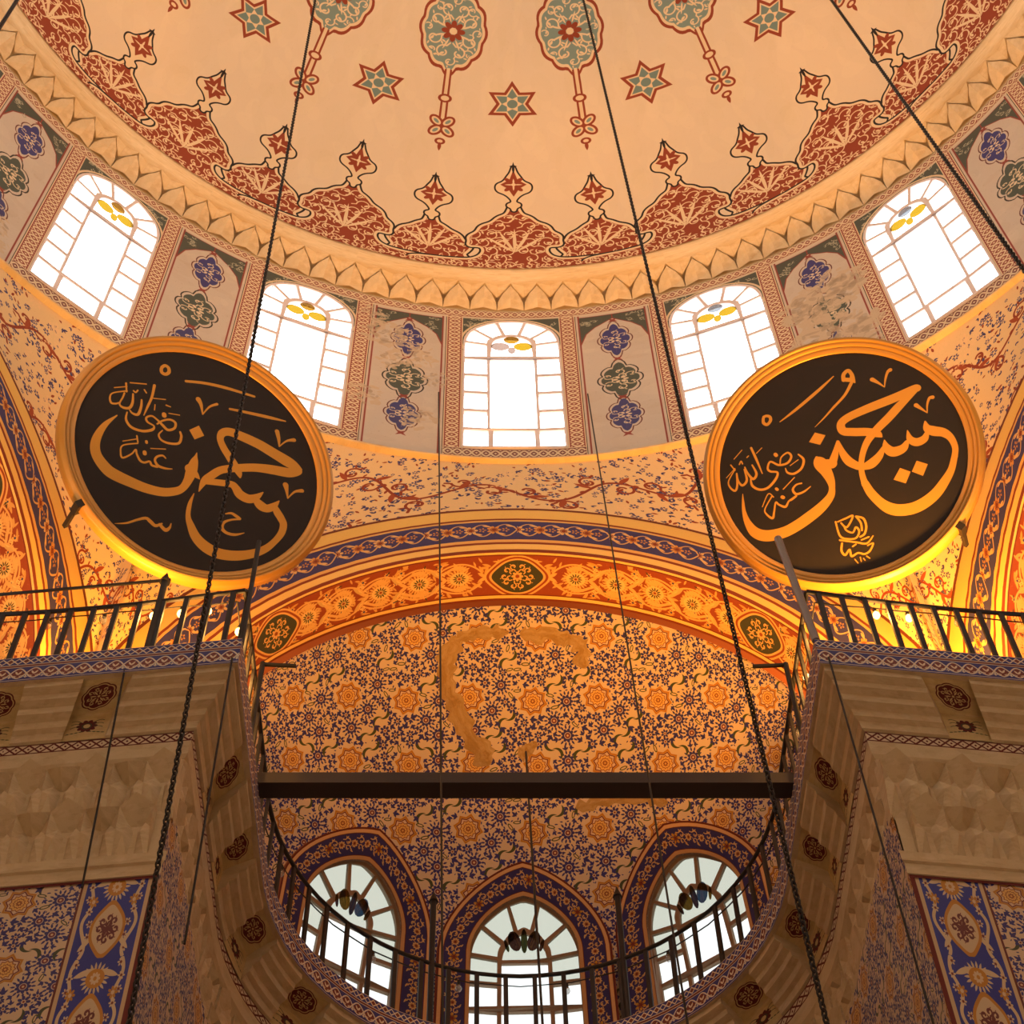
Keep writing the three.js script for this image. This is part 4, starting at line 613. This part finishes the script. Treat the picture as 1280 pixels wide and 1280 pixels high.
const LETTERS_RIGHT = [[0,-574,730,29,-544,731,29,-517,708,29,-523,667,31,-564,638,31,-592,668,31,-583,715,29],[0,-438,621,11,-248,698,31,2,815,33,187,913,11],[0,267,837,42,282,894,38,335,921,38,356,865,38,348,811,49,360,768,9],[0,269,842,44,335,810,44],[0,325,776,33,230,674,28,98,588,24,97,588,24,-34,502,15,-137,442,5],[0,524,741,44,566,687,27,610,619,9],[0,610,619,9,645,700,20,686,765,27,717,778,38],[0,831,321,43,863,271,27,905,205,9],[0,905,205,9,931,288,19,970,346,27,1002,346,38],[0,895,494,76,859,496,82,682,472,92,519,461,92,357,450,87,190,428,82,108,385,79,106,305,83,194,259,87,317,212,86,398,162,75,431,113,13],[0,872,472,43,696,379,81,552,287,86,411,206,81,302,126,70,227,32,59,172,-80,53,145,-190,53,141,-309,64,143,-302,69,166,-418,84,221,-545,94,288,-634,115,376,-684,120,493,-704,119,612,-683,114,732,-628,104,842,-539,88,934,-444,68,1002,-327,58,1003,-326,58,1036,-239,58,1029,-129,69,982,-50,90,903,-2,101,856,47,75,859,125,13],[0,834,-5,43,794,-51,74,719,-58,85,673,-4,64,676,92,9],[0,635,-26,43,577,-77,85,483,-77,101,440,-12,75,444,71,9],[0,412,-1,32,348,-74,75,259,-125,96,183,-133,64],[0,133,-108,75,67,-28,86,35,81,65,32,217,17],[0,23,220,17,-35,96,65,-92,8,86,-93,8,92,-181,29,119,-212,126,22],[1,-153,387,-65,322,-142,240,-235,307],[1,662,-244,748,-316,670,-417,586,-338],[1,495,-262,576,-335,498,-436,403,-359],[0,-209,96,65,-193,42,130,-167,-53,108,-154,-155,80,-162,-236,59,-201,-317,75,-309,-396,101,-441,-455,112,-593,-506,112,-726,-528,112,-879,-508,117,-976,-437,102,-1018,-315,65,-1022,-193,38,-1003,-80,22,-985,-2,5],[0,-779,448,22,-763,306,24,-749,141,11],[0,-818,265,15,-803,161,24,-847,117,26,-881,191,20,-892,269,13],[0,-903,248,13,-909,128,24,-963,87,24,-990,146,18,-984,230,15,-1012,105,20,-1047,57,22,-1082,107,18,-1079,179,13,-987,280,13],[0,-1090,220,9,-984,291,9],[0,-968,390,9,-869,458,9],[0,-1015,339,13,-990,269,13],[0,-934,315,13,-910,343,13,-903,310,13],[0,-845,362,11,-826,373,11],[0,-865,148,13,-875,54,24,-818,-15,24,-735,-22,26,-642,40,26,-609,101,20,-669,136,22,-685,178,20,-642,236,20,-573,173,22,-489,166,24,-437,219,22,-460,271,20,-532,243,15,-563,169,13],[0,-576,297,35,-570,282,35],[0,-367,217,15,-335,144,24,-379,63,24,-462,33,24,-517,66,20,-524,118,9],[0,-745,373,9,-680,411,9],[0,-473,129,9,-383,162,9],[0,-422,-91,15,-475,-89,19,-518,-127,22,-501,-182,24,-428,-185,21,-350,-154,9],[0,-507,-203,21,-555,-222,24,-590,-233,17,-634,-276,24,-686,-233,19,-709,-201,17,-751,-293,19,-782,-348,24,-824,-290,17,-824,-230,13,-725,-123,15],[0,-842,-200,9,-753,-88,11,-713,-139,11],[0,-635,-166,34,-627,-176,34],[0,-665,-61,28,-658,-75,28],[0,-603,-90,11,-468,-7,11],[0,-211,-598,15,-136,-590,19,-62,-588,19,-146,-680,19,-186,-619,15],[0,-230,-591,17,-232,-742,19,-176,-798,19,-98,-815,19,-51,-762,19,-67,-709,19,-110,-752,17,-160,-710,17,-167,-661,15],[0,-26,-607,19,24,-649,21,26,-731,21,-10,-800,21,-57,-818,19],[0,-35,-603,19,-12,-682,19,-24,-760,19],[0,-245,-785,19,-110,-857,19,-20,-901,19,58,-848,12],[0,-235,-823,19,-261,-895,21,-241,-948,21,-188,-910,19,-188,-979,21,-122,-968,19,-70,-998,19,-14,-984,19,36,-921,15,-17,-925,15],[0,17,-845,17,-57,-852,15],[0,-169,-1020,10,-152,-1067,10],[0,-116,-1016,10,-119,-1061,10],[0,-91,-1037,10,-83,-1062,8],[0,-57,-1026,12,-36,-1056,10],[0,-151,-888,15,-116,-877,15]];

function roundel(Cn, nv, R, letters, label) {
  const t = group('calligraphy_roundel', label, 'sign'); const n = V3(...nv).normalize(), a = V3(0, 1, 0).cross(n).normalize(), b = n.clone().cross(a);
  t.position.set(...Cn); t.quaternion.setFromRotationMatrix(new THREE.Matrix4().makeBasis(a, b, n));
  const r = R * 0.885, W = 1400;
  const tex = canvas(W, W, (c) => {
    c.fillStyle = '#140b07'; c.fillRect(0, 0, W, W); for (let i = 0; i < 90; i++) ell(c, rnd() * W, rnd() * W, rr(30, 160), rr(10, 60), rnd() * 3, `rgba(${rnd() < 0.5 ? '44,26,14' : '8,5,4'},0.12)`);
    const X = (s) => (s / 1000 / r + 1) / 2 * W, Y = (q) => (1 - q / 1000 / r) / 2 * W, k = W / 2 / r / 1000; c.fillStyle = '#c08a2e';
    for (const l of letters) {
      if (l[0]) { const p = []; for (let i = 1; i < l.length; i += 2) p.push([X(l[i]), Y(l[i + 1])]); poly(c, p, '#c08a2e'); continue; }
      const p = []; for (let i = 1; i < l.length; i += 3) p.push([l[i], l[i + 1], l[i + 2]]);
      const g = (i) => p[Math.max(0, Math.min(p.length - 1, i))], cr = (u, v, w, x, q) => 0.5 * (2 * v + (w - u) * q + (2 * u - 5 * v + 4 * w - x) * q * q + (3 * v - u - 3 * w + x) * q * q * q);
      for (let i = 0; i < p.length - 1; i++) for (let q = 0; q <= 1; q += 0.02) { const z = [0, 1, 2].map((d) => cr(g(i - 1)[d], g(i)[d], g(i + 1)[d], g(i + 2)[d], q)); ell(c, X(z[0]), Y(z[1]), Math.max(1.2, z[2] * k / 2), Math.max(1.2, z[2] * k / 2), 0, '#c08a2e'); }
    }
    speckle(c, W, W, 4000, 0.12);
  });
  part('board', new THREE.CylinderGeometry(r + 0.02, r + 0.02, 0.05, 72).rotateX(Math.PI / 2).translate(0, 0, -0.035), mat({ color: col(0.02, 0.012, 0.008) }), t);
  part('inscription', new THREE.CircleGeometry(r + 0.01, 72), mat({ map: tex, roughness: 0.8 }), t, 'black board with gilt calligraphy');
  const prof = [[r - 0.005, -0.005], [r, 0.02], [r + 0.045, 0.03], [r + 0.05, 0.018], [r + 0.058, 0.045], [r + 0.085, 0.055], [r + 0.09, 0.042], [r + 0.1, 0.07], [R - 0.035, 0.078], [R - 0.03, 0.055], [R - 0.008, 0.05], [R + 0.004, 0.02], [R + 0.005, -0.05], [R - 0.03, -0.1], [r, -0.1]].map((p) => new THREE.Vector2(...p));
  part('rim', new THREE.LatheGeometry(prof, 96).rotateX(Math.PI / 2), T.gilt, t, 'gilded moulded rim');
  const q = Cn[0] < 0 ? -2.25 : -0.9; const cl = part('clamp', mergeGeometries([box(0.1, 0.07, 0.16, R - 0.01, 0, -0.02), box(0.04, 0.04, 0.3, R + 0.02, 0, -0.22)]), T.iron, t); cl.rotation.z = q;
  for (const k of [-1, 1]) part('stay', bar(V3(k * 0.4, R * 0.7, -0.06), V3(k * 0.55, R * 0.9, -0.7), 0.02), T.iron, t);
  return t;
}
roundel([-3.08, 16.2, -5.88], [0.45, -0.409, 0.794], 1.375, LETTERS_LEFT, 'large black roundel in a gilt rim, gilt script with a single square dot');
roundel([3.07, 16.2, -5.88], [-0.31, -0.529, 0.79], 1.345, LETTERS_RIGHT, 'large black roundel in a gilt rim, gilt script with a pair of square dots');
// ---------------------------------------------------------------- chains and wires
{
  const link = new THREE.TorusGeometry(0.02, 0.0075, 5, 8); link.scale(0.8, 1.5, 1);
  const chain = (p, q, label) => {
    const d = q.clone().sub(p), L = d.length(), n = Math.floor(L / 0.047), gs = []; const Q = new THREE.Quaternion().setFromUnitVectors(V3(0, 1, 0), d.clone().normalize());
    for (let k = 0; k < n; k++) { const g = link.clone(); g.rotateY(k % 2 ? 0.35 : 0.35 + Math.PI / 2); g.applyQuaternion(Q); const c = p.clone().addScaledVector(d, (k + 0.5) / n); g.translate(c.x, c.y, c.z); gs.push(g); }
    solo('chain', mergeGeometries(gs), T.iron, label, 'chain');
  };
  chain(V3(...[-2.652,27.936,-4.009]), V3(...[-2.190,7.000,-4.310]), 'twisted iron chain hanging across the roundel with the single gilt dot');
  chain(V3(...[0.925,28.428,-4.105]), V3(...[1.410,7.000,-4.330]), 'twisted iron chain hanging past the rim of the two-dot roundel and the apse');
  chain(V3(...[4.051,27.122,-3.812]), V3(...[3.330,12.000,-2.200]), 'twisted iron chain hanging in front of the drum beyond the two-dot roundel');
  chain(V3(...[-5.916,24.881,-3.271]), V3(...[-4.120,14.000,-1.360]), 'twisted iron chain hanging in front of the drum beyond the single-dot roundel');
  const wire = (p, q, r, label) => solo('wire', bar(V3(...p), V3(...q), r, 5), T.iron, label, 'wire');
  wire([-0.900,20.870,-7.500], [-0.630,9.000,-6.400], 0.009, 'thin wire dropping from the drum beside the middle window');
  wire([0.900,20.840,-7.500], [1.000,9.000,-6.410], 0.009, 'thin wire slanting down from the drum past the two-dot roundel side of the apse');
  wire([0.050,14.900,-8.370], [0.080,10.000,-7.450], 0.011, 'thin lamp wire hanging down before the middle apse window');
  wire([-3.230,12.700,-5.880], [-3.200,10.460,-6.190], 0.009, 'thin wire dropping from the frieze over the blue panel below the single-dot roundel');
  wire([-2.370,12.720,-5.780], [-2.350,9.630,-5.950], 0.009, 'thin wire hanging at the gallery corner by the single-dot roundel');
  wire([2.400,12.740,-5.780], [2.420,8.560,-5.750], 0.009, 'thin wire hanging at the gallery corner by the two-dot roundel');
}

// ---------------------------------------------------------------- lamps
const bulbGlow = new THREE.MeshStandardMaterial({ color: 0x222222, emissive: col(1, 0.62, 0.2), emissiveIntensity: 5 });
const bulbDark = new THREE.MeshPhysicalMaterial({ color: col(0.8, 0.8, 0.8), roughness: 0.15, transmission: 0.8, thickness: 0 });
{
  const bulbGeo = new THREE.LatheGeometry([[0, -0.11], [0.028, -0.1], [0.04, -0.07], [0.036, -0.035], [0.018, -0.01], [0.018, 0]].map((p) => new THREE.Vector2(...p)), 12);
  const capGeo = new THREE.CylinderGeometry(0.02, 0.022, 0.05, 8).translate(0, 0.022, 0);
  const put = (i, s, lit, grp) => {
    const p = onRun(i, s), w = ['rail over the pier below the single-dot roundel', 'rail on the apse flank by the single-dot roundel', 'curved rail before the apse windows', 'rail on the apse flank by the two-dot roundel', 'rail over the pier below the two-dot roundel'][i], t = group('festoon_bulb', `${lit ? 'glowing' : 'unlit clear'} festoon bulb under the ${w}`, 'bulb', undefined, `${lit ? 'lit' : 'unlit'} bulbs under the ${w}`); t.scale.setScalar(0.8);
    t.position.set(p.x + p.m[0] * 0.14, RAIL - 0.118, p.z + p.m[1] * 0.14);
    part('glass_bulb', bulbGeo, lit ? bulbGlow : bulbDark, t); part('socket', capGeo, T.iron, t);
    if (lit) { const l = new THREE.PointLight(LAMP_BULB, BULB_POWER); l.position.set(0, -0.07, 0); l.castShadow = true; l.shadow.radius = 1.5; t.add(l); }
  };
  const L0 = runLen(0), L1 = runLen(1), L2 = runLen(2), L4 = runLen(4);
  for (const s of [L0 - 0.75, L0 - 0.5, L0 - 0.25]) put(0, s, true); for (const s of [L0 - 1.2, L0 - 1.7]) put(0, s, false);
  for (const s of [0.25, 0.75, 1.25]) put(1, s, s < 1); for (const s of [L1 - 0.25, L1 - 0.75]) put(3, s, true); put(3, L1 - 1.4, false);
  for (const s of [0.55, 0.85]) put(4, s, true); for (const s of [1.3, 1.75]) put(4, s, false);
  for (const f of [0.12, 0.3, 0.42, 0.56, 0.7, 0.85]) put(2, L2 * f, false);
  const cord = []; for (let i = 0; i < 5; i++) { const n = i === 2 ? 30 : 10, L = runLen(i); for (let k = 0; k < n; k++) { const q = [k, k + 1].map((j) => { const p = onRun(i, L * j / n); return V3(p.x + p.m[0] * 0.14, RAIL - 0.055 - 0.012 * (j % 2), p.z + p.m[1] * 0.14); }); cord.push(bar(q[0], q[1], 0.007, 4)); } }
  solo('light_string', mergeGeometries(cord), T.iron, 'black festoon lamp cord strung under the gallery rail', 'cord');
  // flood lamps standing on the gallery floor behind the frieze
  const flood = (x, y, z, aim, power, color, label, ang = 1.25) => {
    const t = group('flood_lamp', label, 'lamp'); t.position.set(x, y, z);
    const d = V3(...aim).sub(V3(x, y, z)).normalize(); const h = new THREE.Group(); h.name = 'head'; h.position.y = 0.16; h.quaternion.setFromUnitVectors(V3(0, 0, 1), d); t.add(h);
    part('housing', new THREE.BoxGeometry(0.3, 0.22, 0.12).translate(0, 0, -0.07), T.iron, h); part('lens', new THREE.BoxGeometry(0.26, 0.18, 0.01), new THREE.MeshStandardMaterial({ color: 0x111111, emissive: color, emissiveIntensity: 8 }), h);
    part('bracket', mergeGeometries([box(0.34, 0.02, 0.08, 0, 0.01, 0), box(0.015, 0.18, 0.04, -0.165, 0.09, 0), box(0.015, 0.18, 0.04, 0.165, 0.09, 0)]), T.iron, t);
    const l = new THREE.SpotLight(color, power, 0, ang, 1, 2); l.position.copy(d.clone().multiplyScalar(0.05)).add(V3(0, 0.16, 0)); l.target.position.copy(d.multiplyScalar(3)); l.castShadow = true; l.shadow.radius = 5; t.add(l, l.target);
  };
  flood(-3.75, 13.0, -6.75, [-3.3, 17, -7.35], FLOOD_POWER[0], LAMP_ORANGE, 'flood lamp on the gallery floor under the roundel with the single gilt dot', 0.95);
  flood(3.75, 13.0, -6.75, [3.3, 17, -7.35], FLOOD_POWER[1], LAMP_ORANGE, 'flood lamp on the gallery floor under the roundel with the pair of gilt dots', 0.95);
  for (const [x, z, w] of [[-6.0, -3.2, 'on the wall beyond the single-dot roundel'], [6.0, -3.2, 'on the wall beyond the two-dot roundel'], [3.4, 6.9, 'on the wall opposite, dotted roundel side'], [-3.4, 6.9, 'on the wall opposite, plain roundel side']]) flood(x, 13.4, z, [0, 29, -2], DOME_POWER, LAMP_AMBER, `dome flood lamp ${w}`, 1.0);
  // chandeliers with glass globes, hanging low over the prayer hall
  const chandelier = (x, y, z, label) => {
    const t = group('chandelier', label, 'lamp'); t.position.set(x, y, z);
    part('ring', new THREE.TorusGeometry(0.8, 0.03, 8, 40).rotateX(Math.PI / 2), T.iron, t); part('spokes', mergeGeometries([bar(V3(-0.8, 0, 0), V3(0.8, 0, 0), 0.015), bar(V3(0, 0, -0.8), V3(0, 0, 0.8), 0.015), bar(V3(0, 0, 0), V3(0, 12.6 - y, 0), 0.012)]), T.iron, t);
    for (let k = 0; k < 6; k++) { const a = k / 6 * 6.283; const g = part('globe', new THREE.SphereGeometry(0.09, 14, 10).translate(Math.cos(a) * 0.8, 0.12, Math.sin(a) * 0.8), new THREE.MeshStandardMaterial({ color: 0x333333, emissive: LAMP_WARM, emissiveIntensity: 6 }), t); if (k % 2) { const l = new THREE.PointLight(LAMP_WARM, GLOBE_POWER); l.position.set(Math.cos(a) * 0.8, 0.24, Math.sin(a) * 0.8); l.castShadow = true; l.shadow.radius = 5; t.add(l); } }
  };
  chandelier(0.6, 3.2, 6.2, 'iron ring chandelier with glass globes behind the viewpoint');
  chandelier(-5.2, 3.2, 2.6, 'iron ring chandelier with glass globes on the single-dot roundel side');
  chandelier(5.2, 3.2, 2.6, 'iron ring chandelier with glass globes on the two-dot roundel side');
}
renderer.render(scene, camera);
